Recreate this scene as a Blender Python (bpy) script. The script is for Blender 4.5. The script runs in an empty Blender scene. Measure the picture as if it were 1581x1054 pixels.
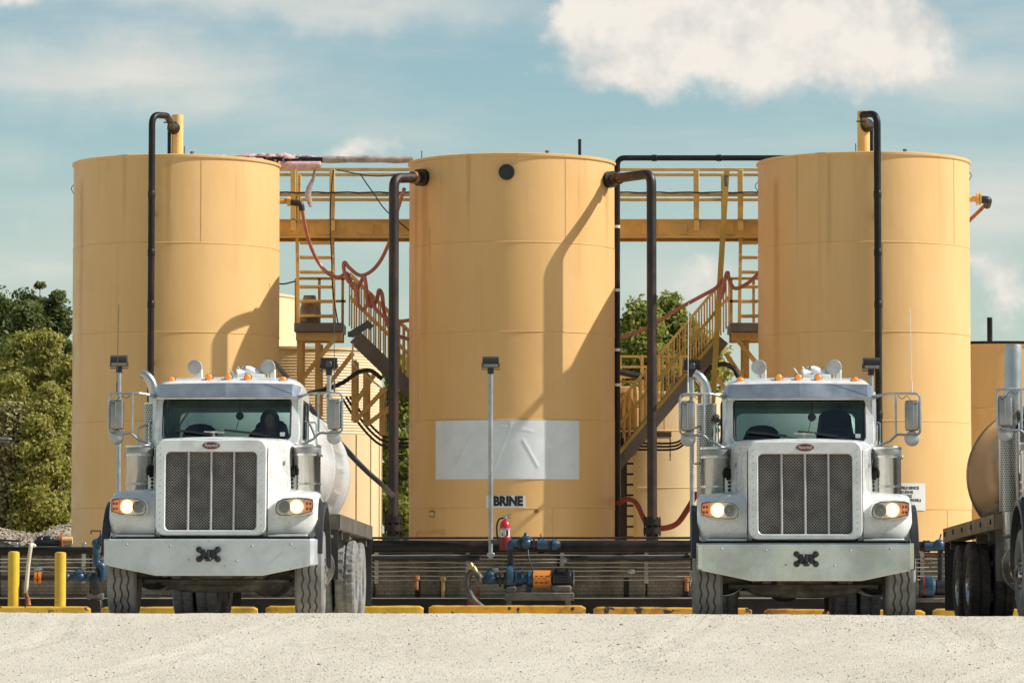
import bpy, bmesh, math, random
import numpy as np
from mathutils import Vector, Matrix, noise as mnoise

# ------------------------------------------------------------------ camera
R = math.radians
random.seed(11)
rng = np.random.default_rng(11)
SC = bpy.context.scene
COL = SC.collection
F = 5550.0                       # focal length in photograph pixels (1581 wide)
CAMZ = 0.9
PITCH = math.atan(313.0 / F)     # the horizon lies at pixel row 840
cam = bpy.data.cameras.new('camera')
cam.sensor_width = 36.0
cam.lens = 36.0 * F / 1581.0
cam.clip_start = 0.5
cam.clip_end = 6000
camo = bpy.data.objects.new('camera', cam)
camo.location = (0, 0, CAMZ)
camo.rotation_euler = (math.pi / 2 + PITCH, 0, 0)
COL.objects.link(camo)
SC.camera = camo

# ------------------------------------------------------------------ sky and sun
SUN_EL = R(41.0)
SUN_FRONT = R(4.0)               # the sun stands to the right, a touch in front of the tanks
sun_dir = Vector((math.cos(SUN_EL) * math.cos(SUN_FRONT), -math.cos(SUN_EL) * math.sin(SUN_FRONT), math.sin(SUN_EL)))
sl = bpy.data.lights.new('sun', 'SUN')
sl.energy = 5.0
sl.angle = R(0.53)
sl.color = (1.0, 0.98, 0.955)
so = bpy.data.objects.new('sun', sl)
so.rotation_euler = sun_dir.to_track_quat('Z', 'Y').to_euler()
so.location = (30, 0, 40)
COL.objects.link(so)

W = bpy.data.worlds.new('World')
SC.world = W
W.use_nodes = True
SC.view_settings.view_transform = 'Standard'
SC.view_settings.look = 'None'
SC.view_settings.gamma = 1.0
SC.view_settings.exposure = 0.13
SC.cycles.max_bounces = 6
SC.cycles.diffuse_bounces = 3
SC.cycles.glossy_bounces = 3
SC.cycles.transmission_bounces = 4
SC.cycles.transparent_max_bounces = 10
SC.cycles.caustics_reflective = False
SC.cycles.caustics_refractive = False


class NT:
    """small helper to write node trees"""
    def __init__(s, tree):
        s.t = tree
        s.n = tree.nodes
        s.l = tree.links

    def new(s, typ, **kw):
        n = s.n.new(typ)
        for k, v in kw.items():
            setattr(n, k, v)
        return n

    def put(s, sock, val):
        if isinstance(val, bpy.types.NodeSocket):
            s.l.new(val, sock)
        else:
            try:
                sock.default_value = val
            except TypeError:
                sock.default_value = (*val, 1.0)

    def math(s, op, a, b=None, c=None, clamp=False):
        n = s.new('ShaderNodeMath', operation=op)
        n.use_clamp = clamp
        s.put(n.inputs[0], a)
        if b is not None:
            s.put(n.inputs[1], b)
        if c is not None:
            s.put(n.inputs[2], c)
        return n.outputs[0]

    def vmath(s, op, a, b=None):
        n = s.new('ShaderNodeVectorMath', operation=op)
        s.put(n.inputs[0], a)
        if b is not None:
            s.put(n.inputs[1], b)
        return n.outputs['Value'] if op in ('LENGTH', 'DOT_PRODUCT', 'DISTANCE') else n.outputs[0]

    def noise(s, vec, scale=5, detail=4, rough=0.55, dist=0.0):
        n = s.new('ShaderNodeTexNoise')
        s.put(n.inputs['Vector'], vec)
        n.inputs['Scale'].default_value = scale
        n.inputs['Detail'].default_value = detail
        n.inputs['Roughness'].default_value = rough
        n.inputs['Distortion'].default_value = dist
        return n.outputs[0]

    def mr(s, val, a, b, c=0.0, d=1.0, smooth=True):
        n = s.new('ShaderNodeMapRange')
        n.interpolation_type = 'SMOOTHSTEP' if smooth else 'LINEAR'
        s.put(n.inputs['Value'], val)
        n.inputs['From Min'].default_value = a
        n.inputs['From Max'].default_value = b
        n.inputs['To Min'].default_value = c
        n.inputs['To Max'].default_value = d
        return n.outputs['Result']

    def mix(s, fac, a, b, blend='MIX'):
        n = s.new('ShaderNodeMix', data_type='RGBA', blend_type=blend)
        s.put(n.inputs[0], fac)
        s.put(n.inputs[6], a if isinstance(a, bpy.types.NodeSocket) else (*a, 1.0))
        s.put(n.inputs[7], b if isinstance(b, bpy.types.NodeSocket) else (*b, 1.0))
        return n.outputs[2]

    def mapping(s, vec, scale=(1, 1, 1), loc=(0, 0, 0)):
        n = s.new('ShaderNodeMapping')
        s.put(n.inputs['Vector'], vec)
        n.inputs['Scale'].default_value = scale
        n.inputs['Location'].default_value = loc
        return n.outputs[0]


def build_world():
    t = NT(W.node_tree)
    t.n.clear()
    out = t.new('ShaderNodeOutputWorld')
    bg = t.new('ShaderNodeBackground')
    bg.inputs['Strength'].default_value = 0.1
    t.l.new(bg.outputs[0], out.inputs[0])
    sky = t.new('ShaderNodeTexSky', sky_type='NISHITA')
    sky.sun_disc = False
    sky.sun_elevation = SUN_EL
    # Blender: rotation 0 puts the sun on +Y, growing clockwise seen from above
    sky.sun_rotation = R(90.0) + SUN_FRONT
    sky.altitude = 200
    sky.air_density = 1.0
    sky.dust_density = 0.6
    sky.ozone_density = 2.0
    tc = t.new('ShaderNodeTexCoord')
    d = t.vmath('NORMALIZE', tc.outputs['Generated'])
    sep = t.new('ShaderNodeSeparateXYZ')
    t.l.new(d, sep.inputs[0])
    az = t.math('ARCTAN2', sep.outputs[0], sep.outputs[1])
    el = t.math('ARCSINE', sep.outputs[2])
    cmb = t.new('ShaderNodeCombineXYZ')
    t.l.new(az, cmb.inputs[0])
    t.l.new(el, cmb.inputs[1])
    p = cmb.outputs[0]
    # ragged edges: warp the sky position by noise
    nw = t.new('ShaderNodeTexNoise')
    t.l.new(p, nw.inputs['Vector'])
    nw.inputs['Scale'].default_value = 34
    nw.inputs['Detail'].default_value = 5
    nw.inputs['Roughness'].default_value = 0.6
    wv = t.vmath('SUBTRACT', nw.outputs['Color'], (0.5, 0.5, 0.5))
    wp = t.vmath('ADD', p, t.vmath('MULTIPLY', wv, (0.030, 0.022, 0.0)))
    fb = t.noise(p, 60, 6, 0.62)

    def blob(px, py, rx, ry, w):
        c = ((px - 790.5) / F, (840 - py) / F, 0)
        q = t.vmath('MULTIPLY', t.vmath('SUBTRACT', wp, c), (F / rx, F / ry, 0))
        return t.mr(t.vmath('LENGTH', q), 1.25, 0.0, 0.0, w)

    def cover(blobs):
        s = None
        for b in blobs:
            v = blob(*b)
            s = v if s is None else t.math('ADD', s, v)
        return s
    # heaped cloud upper right and its neighbours
    cum = cover([(1000, 55, 190, 85, 1.1), (1180, 80, 240, 100, 1.2), (1395, 85, 130, 110, 1.1), (950, 115, 150, 45, .8), (1080, 5, 200, 60, .9), (905, 30, 80, 50, .8),
                 (1290, 30, 180, 90, 1.0), (560, 222, 80, 34, .9), (40, 5, 80, 34, .9), (880, 8, 60, 26, .9),
                 (80, 350, 80, 42, .55), (1545, 440, 85, 70, 1.0), (1500, 395, 40, 30, .7), (1090, 415, 60, 44, .6), (1030, 440, 90, 36, .5), (2100, 60, 240, 110, 1.0), (-600, 60, 260, 120, 1.0)])
    cum = t.math('ADD', cum, t.math('MULTIPLY', t.math('SUBTRACT', fb, 0.5), 1.5))
    cmask = t.mr(cum, 0.28, 1.20)
    # thin veils
    v1 = t.noise(t.mapping(p, (10, 46, 1), (1.3, 0.4, 0)), 1.0, 5, 0.55, 0.3)
    veil = cover([(190, 120, 330, 72, 1.15), (500, 10, 480, 45, 1.1), (20, 235, 120, 40, .5), (1500, 120, 220, 80, .55),
                  (1540, 330, 170, 120, .8), (80, 400, 160, 70, .6), (1060, 430, 130, 60, .6)])
    veil = t.math('ADD', t.math('MULTIPLY', veil, 0.8), t.mr(v1, 0.40, 0.75, 0.0, 0.40))
    veil = t.math('MULTIPLY', t.math('MULTIPLY', veil, t.mr(v1, 0.25, 0.60, 0.60, 1.0)), 0.85, clamp=True)
    # the same sort of broken cloud over the rest of the sky
    hi = t.noise(d, 3.2, 5, 0.6)
    him = t.math('MULTIPLY', t.mr(hi, 0.55, 0.70), t.mr(el, 0.20, 0.30))
    # light and shade inside the clouds
    sh1 = t.noise(t.vmath('ADD', p, (-0.003, 0.0045, 0)), 62, 4, 0.58)
    sh2 = t.noise(t.vmath('ADD', p, (0.003, -0.0045, 0)), 62, 4, 0.58)
    rel = t.math('ADD', t.math('MULTIPLY', t.math('SUBTRACT', sh2, sh1), 2.0), 0.60)
    thick = t.mr(cum, 0.5, 1.9)
    lum = t.math('ADD', rel, t.math('MULTIPLY', thick, 0.34), clamp=True)
    ccol = t.mix(lum, (5.7, 5.7, 5.5), (8.7, 8.05, 7.3))
    # white balance of the photograph: a warm, slightly green rendering of the blue
    hsv = t.new('ShaderNodeHueSaturation')
    hsv.inputs['Hue'].default_value = 0.5
    hsv.inputs['Saturation'].default_value = 1.0
    t.l.new(sky.outputs[0], hsv.inputs['Color'])
    base = t.mix(1.0, hsv.outputs[0], SKY_TINT, 'MULTIPLY')
    low = t.mr(el, 0.125, 0.0, 0.0, 0.75, smooth=False)
    base = t.mix(low, base, (4.75, 5.35, 4.95))
    c1 = t.mix(veil, base, (7.0, 6.9, 6.3))
    c2 = t.mix(t.math('MULTIPLY', him, 0.85), c1, (7.4, 7.2, 6.6))
    c3 = t.mix(t.math('MULTIPLY', cmask, 0.92), c2, ccol)
    t.l.new(c3, bg.inputs['Color'])


SKY_TINT = (1.04, 1.10, 0.95)
W.cycles.sampling_method = 'MANUAL'
W.cycles.sample_map_resolution = 512
build_world()


def at(px, py, Y):
    """world point at depth Y that the photograph shows at pixel (px, py)"""
    f = Vector((0, math.cos(PITCH), math.sin(PITCH)))
    u = Vector((0, -math.sin(PITCH), math.cos(PITCH)))
    d = f + Vector(((px - 790.5) / F, 0, 0)) + u * ((527.0 - py) / F)
    return Vector((0, 0, CAMZ)) + d * (Y / d.y)


def X_(px, Y, py=840):
    return at(px, py, Y).x


def Z_(py, Y, px=790.5):
    return at(px, py, Y).z


# ------------------------------------------------------------------ materials
MATS = {}


def mat(name, col, rough=0.5, metal=0.0, var=0.12, vscale=3.0, stretch=(1, 1, 1), dirt=None, dirt_amt=0.4, dirt_scale=2.0,
        dirt_stretch=(1, 1, 1), bump=0.0, bscale=40.0, coat=0.0, spec=0.5, rvar=0.1, speck=None, speck_thr=0.7, speck_scale=30):
    """procedural painted / metal / rubber surface: colour variation, dirt patches, flakes and fine relief"""
    m = bpy.data.materials.new(name)
    m.use_nodes = True
    t = NT(m.node_tree)
    b = t.n['Principled BSDF']
    tc = t.new('ShaderNodeTexCoord')
    oi = t.new('ShaderNodeObjectInfo')
    p = t.vmath('ADD', tc.outputs['Object'], t.vmath('MULTIPLY', (31.0, 17.0, 23.0), oi.outputs['Random']))
    n1 = t.noise(t.mapping(p, stretch), vscale, 5, 0.6)
    lo = tuple(max(0, c * (1 - var)) for c in col)
    hi = tuple(min(1, c * (1 + var)) for c in col)
    c = t.mix(t.mr(n1, 0.3, 0.7), lo, hi)
    if dirt is not None:
        n2 = t.noise(t.mapping(p, dirt_stretch, (3.1, 1.7, 0.9)), dirt_scale, 7, 0.65, 0.2)
        c = t.mix(t.math('MULTIPLY', t.mr(n2, 0.46, 0.70), dirt_amt), c, dirt)
    if speck is not None:
        n3 = t.noise(t.mapping(p, (1, 1, 1), (7.7, 2.2, 5.1)), speck_scale, 3, 0.6)
        c = t.mix(t.mr(n3, speck_thr, speck_thr + 0.04), c, speck)
    t.l.new(c, b.inputs['Base Color'])
    b.inputs['Metallic'].default_value = metal
    n4 = t.noise(t.mapping(p, stretch), vscale * 2.3, 4, 0.6)
    t.l.new(t.mr(n4, 0.3, 0.7, max(0.03, rough - rvar), min(1, rough + rvar)), b.inputs['Roughness'])
    b.inputs['Specular IOR Level'].default_value = spec
    b.inputs['Coat Weight'].default_value = coat
    if bump > 0:
        bn = t.new('ShaderNodeBump')
        bn.inputs['Strength'].default_value = bump
        bn.inputs['Distance'].default_value = 0.01
        t.l.new(t.noise(p, bscale, 4, 0.6), bn.inputs['Height'])
        t.l.new(bn.outputs[0], b.inputs['Normal'])
    MATS[name] = m
    return m


def mat_tank(name, col, dark, stain=(0.36, 0.17, 0.05), stain_amt=0.45, runs=()):
    """old cream-orange tank enamel: vertical weathering, rust runs from the rim, rolled plates that are not quite flat"""
    m = bpy.data.materials.new(name)
    m.use_nodes = True
    t = NT(m.node_tree)
    b = t.n['Principled BSDF']
    tc = t.new('ShaderNodeTexCoord')
    p = tc.outputs['Object']
    n1 = t.noise(t.mapping(p, (1, 1, 0.35)), 0.9, 5, 0.6)
    c = t.mix(t.mr(n1, 0.3, 0.72), col, dark)
    streak = t.noise(t.mapping(p, (9, 9, 0.16)), 1.0, 5, 0.65)
    c = t.mix(t.math('MULTIPLY', t.mr(streak, 0.52, 0.74), 0.16), c, tuple(x * 0.72 for x in dark))
    # rust runs thin out downwards
    sep = t.new('ShaderNodeSeparateXYZ')
    t.l.new(p, sep.inputs[0])
    run = t.noise(t.mapping(p, (4.5, 4.5, 0.10), (5, 2, 0)), 1.0, 6, 0.7)
    down = t.mr(sep.outputs[2], 4.6, 7.6, 0.0, 1.0)
    c = t.mix(t.math('MULTIPLY', t.math('MULTIPLY', t.mr(run, 0.56, 0.74), down), stain_amt), c, stain)
    # rust runs below nozzles: (x, y, top, width, length) on the tank wall
    for (rx, ry, rz, rw, rl) in runs:
        d2 = t.vmath('LENGTH', t.vmath('MULTIPLY', t.vmath('SUBTRACT', p, (rx, ry, 0)), (1, 1, 0)))
        wob = t.math('ADD', d2, t.math('MULTIPLY', t.math('SUBTRACT', t.noise(t.mapping(p, (8, 8, 1.2)), 1.0, 4, 0.6), 0.5), rw * 1.6))
        m_ = t.math('MULTIPLY', t.mr(wob, rw, rw * 0.25), t.mr(sep.outputs[2], rz - rl, rz))
        m_ = t.math('MULTIPLY', m_, t.mr(sep.outputs[2], rz + 0.25, rz))
        c = t.mix(t.math('MULTIPLY', m_, 0.5), c, (0.48, 0.21, 0.05))
    fine = t.noise(p, 40, 4, 0.7)
    c = t.mix(t.math('MULTIPLY', t.mr(fine, 0.70, 0.78), 0.5), c, stain)
    t.l.new(c, b.inputs['Base Color'])
    t.l.new(t.mr(t.noise(p, 3, 4), 0.3, 0.7, 0.36, 0.54), b.inputs['Roughness'])
    b.inputs['Specular IOR Level'].default_value = 0.35
    bn = t.new('ShaderNodeBump')
    bn.inputs['Strength'].default_value = 0.25
    bn.inputs['Distance'].default_value = 0.06
    t.l.new(t.noise(t.mapping(p, (1, 1, 0.6)), 1.4, 3, 0.5), bn.inputs['Height'])
    bn2 = t.new('ShaderNodeBump')
    bn2.inputs['Strength'].default_value = 0.12
    bn2.inputs['Distance'].default_value = 0.004
    t.l.new(t.noise(p, 60, 3, 0.6), bn2.inputs['Height'])
    t.l.new(bn.outputs[0], bn2.inputs['Normal'])
    t.l.new(bn2.outputs[0], b.inputs['Normal'])
    MATS[name] = m
    return m


def mat_glass(name, tint, rough=0.02):
    m = bpy.data.materials.new(name)
    m.use_nodes = True
    t = NT(m.node_tree)
    t.n.clear()
    o = t.new('ShaderNodeOutputMaterial')
    tr = t.new('ShaderNodeBsdfTransparent')
    tr.inputs[0].default_value = (*tint, 1)
    gl = t.new('ShaderNodeBsdfGlossy')
    gl.inputs['Roughness'].default_value = rough
    fr = t.new('ShaderNodeFresnel')
    fr.inputs['IOR'].default_value = 1.5
    mx = t.new('ShaderNodeMixShader')
    t.l.new(t.math('MULTIPLY_ADD', fr.outputs[0], 0.9, 0.02), mx.inputs[0])
    t.l.new(tr.outputs[0], mx.inputs[1])
    t.l.new(gl.outputs[0], mx.inputs[2])
    t.l.new(mx.outputs[0], o.inputs[0])
    MATS[name] = m


def mat_emit(name, col, strength):
    m = bpy.data.materials.new(name)
    m.use_nodes = True
    t = NT(m.node_tree)
    b = t.n['Principled BSDF']
    b.inputs['Base Color'].default_value = (*col, 1)
    b.inputs['Emission Color'].default_value = (*col, 1)
    b.inputs['Emission Strength'].default_value = strength
    MATS[name] = m


def mat_island(name, cols, rough=0.8, trans=0.0, spec=0.3, mid=None):
    """each loose piece (leaf, stone) gets its own shade out of cols"""
    m = bpy.data.materials.new(name)
    m.use_nodes = True
    t = NT(m.node_tree)
    b = t.n['Principled BSDF']
    g = t.new('ShaderNodeNewGeometry')
    r = t.new('ShaderNodeValToRGB')
    e = r.color_ramp.elements
    while len(e) < len(cols):
        e.new(0.5)
    for i, cc in enumerate(cols):
        e[i].position = i / (len(cols) - 1)
        e[i].color = (*cc, 1)
    t.l.new(g.outputs['Random Per Island'], r.inputs[0])
    t.l.new(r.outputs[0], b.inputs['Base Color'])
    b.inputs['Roughness'].default_value = rough
    b.inputs['Specular IOR Level'].default_value = spec
    if trans > 0:
        o = t.n['Material Output']
        tl = t.new('ShaderNodeBsdfTranslucent')
        t.l.new(t.mix(1.0, r.outputs[0], (1.5, 1.4, 0.7), 'MULTIPLY'), tl.inputs[0])
        mx = t.new('ShaderNodeMixShader')
        mx.inputs[0].default_value = trans
        t.l.new(b.outputs[0], mx.inputs[1])
        t.l.new(tl.outputs[0], mx.inputs[2])
        t.l.new(mx.outputs[0], o.inputs[0])
    MATS[name] = m


# tank enamels
mat_tank('tank_paint', (0.78, 0.475, 0.195), (0.72, 0.42, 0.160), runs=((-1.62, -0.93, 7.3, 0.14, 5.0), (0.02, -1.83, 7.55, 0.07, 2.2)))
mat_tank('tank_paint_b', (0.78, 0.465, 0.185), (0.71, 0.405, 0.150), stain_amt=0.6, runs=((-1.54, -1.0, 7.45, 0.16, 4.5), (-1.70, -0.70, 7.3, 0.10, 5.5), (1.67, -0.755, 7.40, 0.12, 1.4), (-1.45, -1.12, 6.5, 0.05, 1.0)))
mat_tank('tank_paint_pale', (0.80, 0.62, 0.36), (0.74, 0.55, 0.30), stain_amt=0.2)
mat('yellow_steel', (0.70, 0.44, 0.125), 0.5, 0, 0.10, 2.0, dirt=(0.33, 0.17, 0.05), dirt_amt=0.35, dirt_scale=3.5, bump=0.1)
mat('yellow_pole', (0.58, 0.38, 0.06), 0.5, 0, 0.12, 2.0, dirt=(0.3, 0.18, 0.05), dirt_amt=0.3)
mat('vent_yellow', (0.78, 0.50, 0.17), 0.45, 0, 0.08, 2.0)
mat('black_pipe', (0.013, 0.011, 0.010), 0.46, 0.0, 0.3, 3.0, dirt=(0.075, 0.032, 0.017), dirt_amt=0.45, dirt_scale=3.0, dirt_stretch=(1, 1, .6), bump=0.25, bscale=30, spec=0.28)
mat('rust_pipe', (0.022, 0.012, 0.009), 0.5, 0.0, 0.3, 3.0, dirt=(0.11, 0.038, 0.017), dirt_amt=0.5, dirt_scale=2.6, dirt_stretch=(1, 1, .5), bump=0.25, bscale=30)
mat('orange_rust', (0.36, 0.13, 0.04), 0.8, 0.0, 0.35, 8.0, dirt=(0.12, 0.04, 0.02), dirt_amt=0.6, dirt_scale=6, bump=0.4)
mat('pink_hose', (0.50, 0.17, 0.12), 0.5, 0, 0.12, 6.0, dirt=(0.28, 0.10, 0.08), dirt_amt=0.5, dirt_scale=4)
mat('red_hose', (0.30, 0.035, 0.02), 0.5, 0, 0.15, 6.0)
mat('grey_hose', (0.085, 0.07, 0.058), 0.6, 0, 0.2, 6.0)
mat('black_rubber', (0.018, 0.017, 0.016), 0.6, 0, 0.2, 5.0)
mat('insulation_pink', (0.62, 0.36, 0.33), 0.95, 0, 0.25, 7.0, dirt=(0.75, 0.62, 0.58), dirt_amt=0.7, dirt_scale=6, bump=0.8, bscale=25)
mat('insulation_grey', (0.42, 0.33, 0.28), 0.8, 0, 0.3, 4.0, dirt=(0.16, 0.08, 0.06), dirt_amt=0.7, dirt_scale=5, bump=0.5, bscale=20)
mat('galvanised', (0.42, 0.43, 0.42), 0.42, 0.75, 0.15, 6.0, dirt=(0.25, 0.24, 0.22), dirt_amt=0.4)
mat('conduit', (0.52, 0.48, 0.41), 0.42, 0.4, 0.2, 3.0, stretch=(.5, 1, 1), dirt=(0.22, 0.15, 0.09), dirt_amt=0.5, dirt_scale=1.5)
mat('lamp_black', (0.02, 0.02, 0.02), 0.4, 0, 0.2)
mat('lamp_grey', (0.07, 0.065, 0.06), 0.45, 0, 0.2)
mat('lamp_lens', (0.30, 0.28, 0.24), 0.15, 0, 0.1)
mat('steel_grey', (0.15, 0.135, 0.12), 0.5, 0.3, 0.2, 3.0, dirt=(0.24, 0.15, 0.08), dirt_amt=0.35, bump=0.1)
mat('stringer_grey', (0.17, 0.15, 0.13), 0.55, 0.2, 0.2, 2.0, dirt=(0.2, 0.13, 0.07), dirt_amt=0.4)
mat('blue_valve', (0.020, 0.072, 0.12), 0.42, 0, 0.25, 8.0, dirt=(0.02, 0.03, 0.04), dirt_amt=0.6, dirt_scale=7, bump=0.2)
mat('orange_guard', (0.62, 0.20, 0.02), 0.5, 0, 0.15, 5.0, dirt=(0.2, 0.08, 0.03), dirt_amt=0.4)
mat('yellow_bollard', (0.72, 0.46, 0.03), 0.5, 0, 0.1, 3.0, dirt=(0.35, 0.18, 0.02), dirt_amt=0.4, dirt_scale=3, speck=(0.05, 0.03, 0.02), speck_thr=0.72, speck_scale=9)
mat('yellow_kerb', (0.66, 0.38, 0.03), 0.7, 0, 0.15, 2.5, dirt=(0.30, 0.15, 0.03), dirt_amt=0.5, dirt_scale=3, bump=0.4, speck=(0.10, 0.06, 0.03), speck_thr=0.64, speck_scale=7)
mat('orange_kerb', (0.66, 0.32, 0.02), 0.7, 0, 0.15, 2.5, dirt=(0.17, 0.07, 0.03), dirt_amt=0.85, dirt_scale=4, bump=0.4, speck=(0.05, 0.03, 0.02), speck_thr=0.60, speck_scale=6)
mat('concrete_dark', (0.024, 0.018, 0.013), 0.85, 0, 0.3, 1.5, bump=0.4)
mat('white_pvc', (0.72, 0.64, 0.50), 0.45, 0, 0.1, 4.0, dirt=(0.55, 0.35, 0.15), dirt_amt=0.4)
mat('red_paint', (0.50, 0.012, 0.012), 0.32, 0, 0.1, 3.0, coat=0.4)
mat('red_dark', (0.24, 0.012, 0.012), 0.45, 0, 0.15, 3.0)
mat('label_white', (0.72, 0.70, 0.66), 0.5, 0, 0.05)
mat('label_black', (0.015, 0.015, 0.016), 0.5, 0, 0.05)
mat('brass', (0.36, 0.25, 0.09), 0.4, 0.6, 0.2, 6.0)
# truck
mat('crown_metal', (0.74, 0.74, 0.70), 0.34, 0.1, 0.07, 2.0, dirt=(0.46, 0.44, 0.39), dirt_amt=0.45, dirt_scale=4, speck=(0.2, 0.17, 0.13), speck_thr=0.72, speck_scale=30)
mat('truck_white', (0.78, 0.77, 0.72), 0.26, 0, 0.07, 2.0, dirt=(0.42, 0.38, 0.31), dirt_amt=0.55, dirt_scale=4.5, coat=0.5, speck=(0.22, 0.17, 0.12), speck_thr=0.69, speck_scale=34)
mat('tank_white', (0.70, 0.68, 0.64), 0.28, 0, 0.03, 1.0, stretch=(1, .03, 1), dirt=(0.45, 0.42, 0.39), dirt_amt=0.4, dirt_scale=1.6, dirt_stretch=(1, .04, 1), coat=0.5)
mat('tank_polished', (0.27, 0.175, 0.115), 0.22, 0.5, 0.12, 0.8, stretch=(1, .03, 1), rvar=0.03)
mat('bumper_dull', (0.60, 0.62, 0.60), 0.42, 0.45, 0.08, 2.0, dirt=(0.40, 0.41, 0.40), dirt_amt=0.5, dirt_scale=3.0, speck=(0.20, 0.18, 0.15), speck_thr=0.68, speck_scale=24)
mat('bumper_metal', (0.56, 0.56, 0.53), 0.20, 0.95, 0.20, 1.6, dirt=(0.62, 0.58, 0.50), dirt_amt=0.75, dirt_scale=2.4, rvar=0.16, bump=0.10, bscale=2.5, speck=(0.14, 0.12, 0.1), speck_thr=0.70, speck_scale=24)
mat('visor_metal', (0.36, 0.385, 0.41), 0.34, 0.7, 0.15, 2.0, dirt=(0.45, 0.48, 0.50), dirt_amt=0.5, dirt_scale=5, speck=(0.6, 0.6, 0.58), speck_thr=0.74, speck_scale=22)
mat('stainless', (0.50, 0.48, 0.44), 0.24, 0.95, 0.10, 2.0, stretch=(1, 1, .3), dirt=(0.30, 0.26, 0.21), dirt_amt=0.5, dirt_scale=2.5, dirt_stretch=(1, 1, .4))
mat('stack_grey', (0.46, 0.46, 0.44), 0.36, 0.8, 0.10, 2.0)
mat('chrome', (0.62, 0.61, 0.58), 0.16, 1.0, 0.05)
mat('mirror_back', (0.33, 0.32, 0.30), 0.42, 0.7, 0.12, 4.0, dirt=(0.2, 0.18, 0.15), dirt_amt=0.5)
mat('light_back', (0.50, 0.48, 0.45), 0.5, 0.25, 0.12, 6.0, dirt=(0.3, 0.28, 0.25), dirt_amt=0.5, dirt_scale=8)
mat('tyre', (0.21, 0.20, 0.185), 0.85, 0, 0.2, 4.0, dirt=(0.34, 0.32, 0.28), dirt_amt=0.75, dirt_scale=3, bump=0.3)
mat('tyre_black', (0.035, 0.033, 0.030), 0.8, 0, 0.25, 4.0, dirt=(0.10, 0.09, 0.078), dirt_amt=0.6, dirt_scale=3, bump=0.3)
mat('chassis', (0.10, 0.088, 0.072), 0.75, 0.1, 0.35, 4.0, dirt=(0.26, 0.22, 0.165), dirt_amt=0.7, dirt_scale=4, bump=0.5)
mat('black_plastic', (0.035, 0.034, 0.034), 0.5, 0, 0.2, 4.0, dirt=(0.09, 0.085, 0.08), dirt_amt=0.4)
mat('cab_dark', (0.016, 0.018, 0.019), 0.7, 0, 0.2)
mat('seat_cloth', (0.022, 0.025, 0.030), 0.85, 0, 0.2)
mat('tray_steel', (0.13, 0.115, 0.095), 0.5, 0.4, 0.2, 2.0, dirt=(0.26, 0.22, 0.17), dirt_amt=0.5, dirt_scale=2)
mat('tray_tan', (0.24, 0.17, 0.09), 0.5, 0.3, 0.2, 2.0, dirt=(0.10, 0.07, 0.04), dirt_amt=0.5, dirt_scale=2)
mat('amber', (0.90, 0.27, 0.03), 0.25, 0, 0.1, coat=0.6)
MATS['amber'].node_tree.nodes['Principled BSDF'].inputs['Emission Color'].default_value = (1.0, 0.25, 0.03, 1)
MATS['amber'].node_tree.nodes['Principled BSDF'].inputs['Emission Strength'].default_value = 0.35
mat('lamp_silver', (0.78, 0.76, 0.72), 0.25, 0.35, 0.15, 30.0)
mat('emblem_red', (0.16, 0.006, 0.010), 0.3, 0, 0.1, coat=0.5)
mat('emblem_silver', (0.55, 0.50, 0.48), 0.35, 0.5, 0.05)
mat('hoodie', (0.012, 0.012, 0.014), 0.9, 0, 0.1)
mat('skin', (0.30, 0.17, 0.11), 0.6, 0, 0.1)
mat('banner', (0.72, 0.73, 0.72), 0.45, 0, 0.04, 3.0, dirt=(0.60, 0.60, 0.58), dirt_amt=0.4, dirt_scale=3)
mat('bark', (0.15, 0.115, 0.08), 0.9, 0, 0.3, 6.0, bump=0.6)
mat('bark_pale', (0.42, 0.38, 0.30), 0.85, 0, 0.3, 5.0, dirt=(0.12, 0.1, 0.07), dirt_amt=0.6, dirt_scale=6)
mat('roof_metal', (0.35, 0.34, 0.31), 0.5, 0.5, 0.1)
mat_glass('windshield', (0.52, 0.68, 0.64))
mat_glass('rear_glass', (0.86, 0.92, 0.89))
mat_glass('side_glass', (0.42, 0.50, 0.48))
mat_glass('lens_clear', (0.93, 0.93, 0.91))
mat_emit('lamp_beam', (1.0, 0.82, 0.60), 16.0)
mat_emit('lamp_halo', (1.0, 0.68, 0.38), 1.3)
mat_emit('lamp_glow', (1.0, 0.78, 0.55), 3.0)
mat_island('leaf_dark', [(0.045, 0.065, 0.020), (0.08, 0.11, 0.032), (0.13, 0.16, 0.045), (0.19, 0.20, 0.07)], 0.6, 0.35)
mat_island('leaf_mid', [(0.14, 0.15, 0.035), (0.25, 0.25, 0.06), (0.36, 0.34, 0.09), (0.46, 0.40, 0.15)], 0.55, 0.42)
mat_island('leaf_green', [(0.09, 0.13, 0.028), (0.17, 0.21, 0.045), (0.27, 0.29, 0.065), (0.36, 0.34, 0.10)], 0.55, 0.42)
mat_island('twig_brown', [(0.20, 0.17, 0.07), (0.30, 0.26, 0.11), (0.38, 0.33, 0.15)], 0.9, 0.0)
mat_island('stones', [(0.30, 0.265, 0.215), (0.48, 0.43, 0.35), (0.58, 0.53, 0.43), (0.63, 0.57, 0.475), (0.66, 0.60, 0.50)], 0.9, 0.0)
mat_island('stones_tan', [(0.16, 0.12, 0.09), (0.30, 0.24, 0.17), (0.42, 0.34, 0.25), (0.50, 0.42, 0.32)], 0.9, 0.0)


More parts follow.
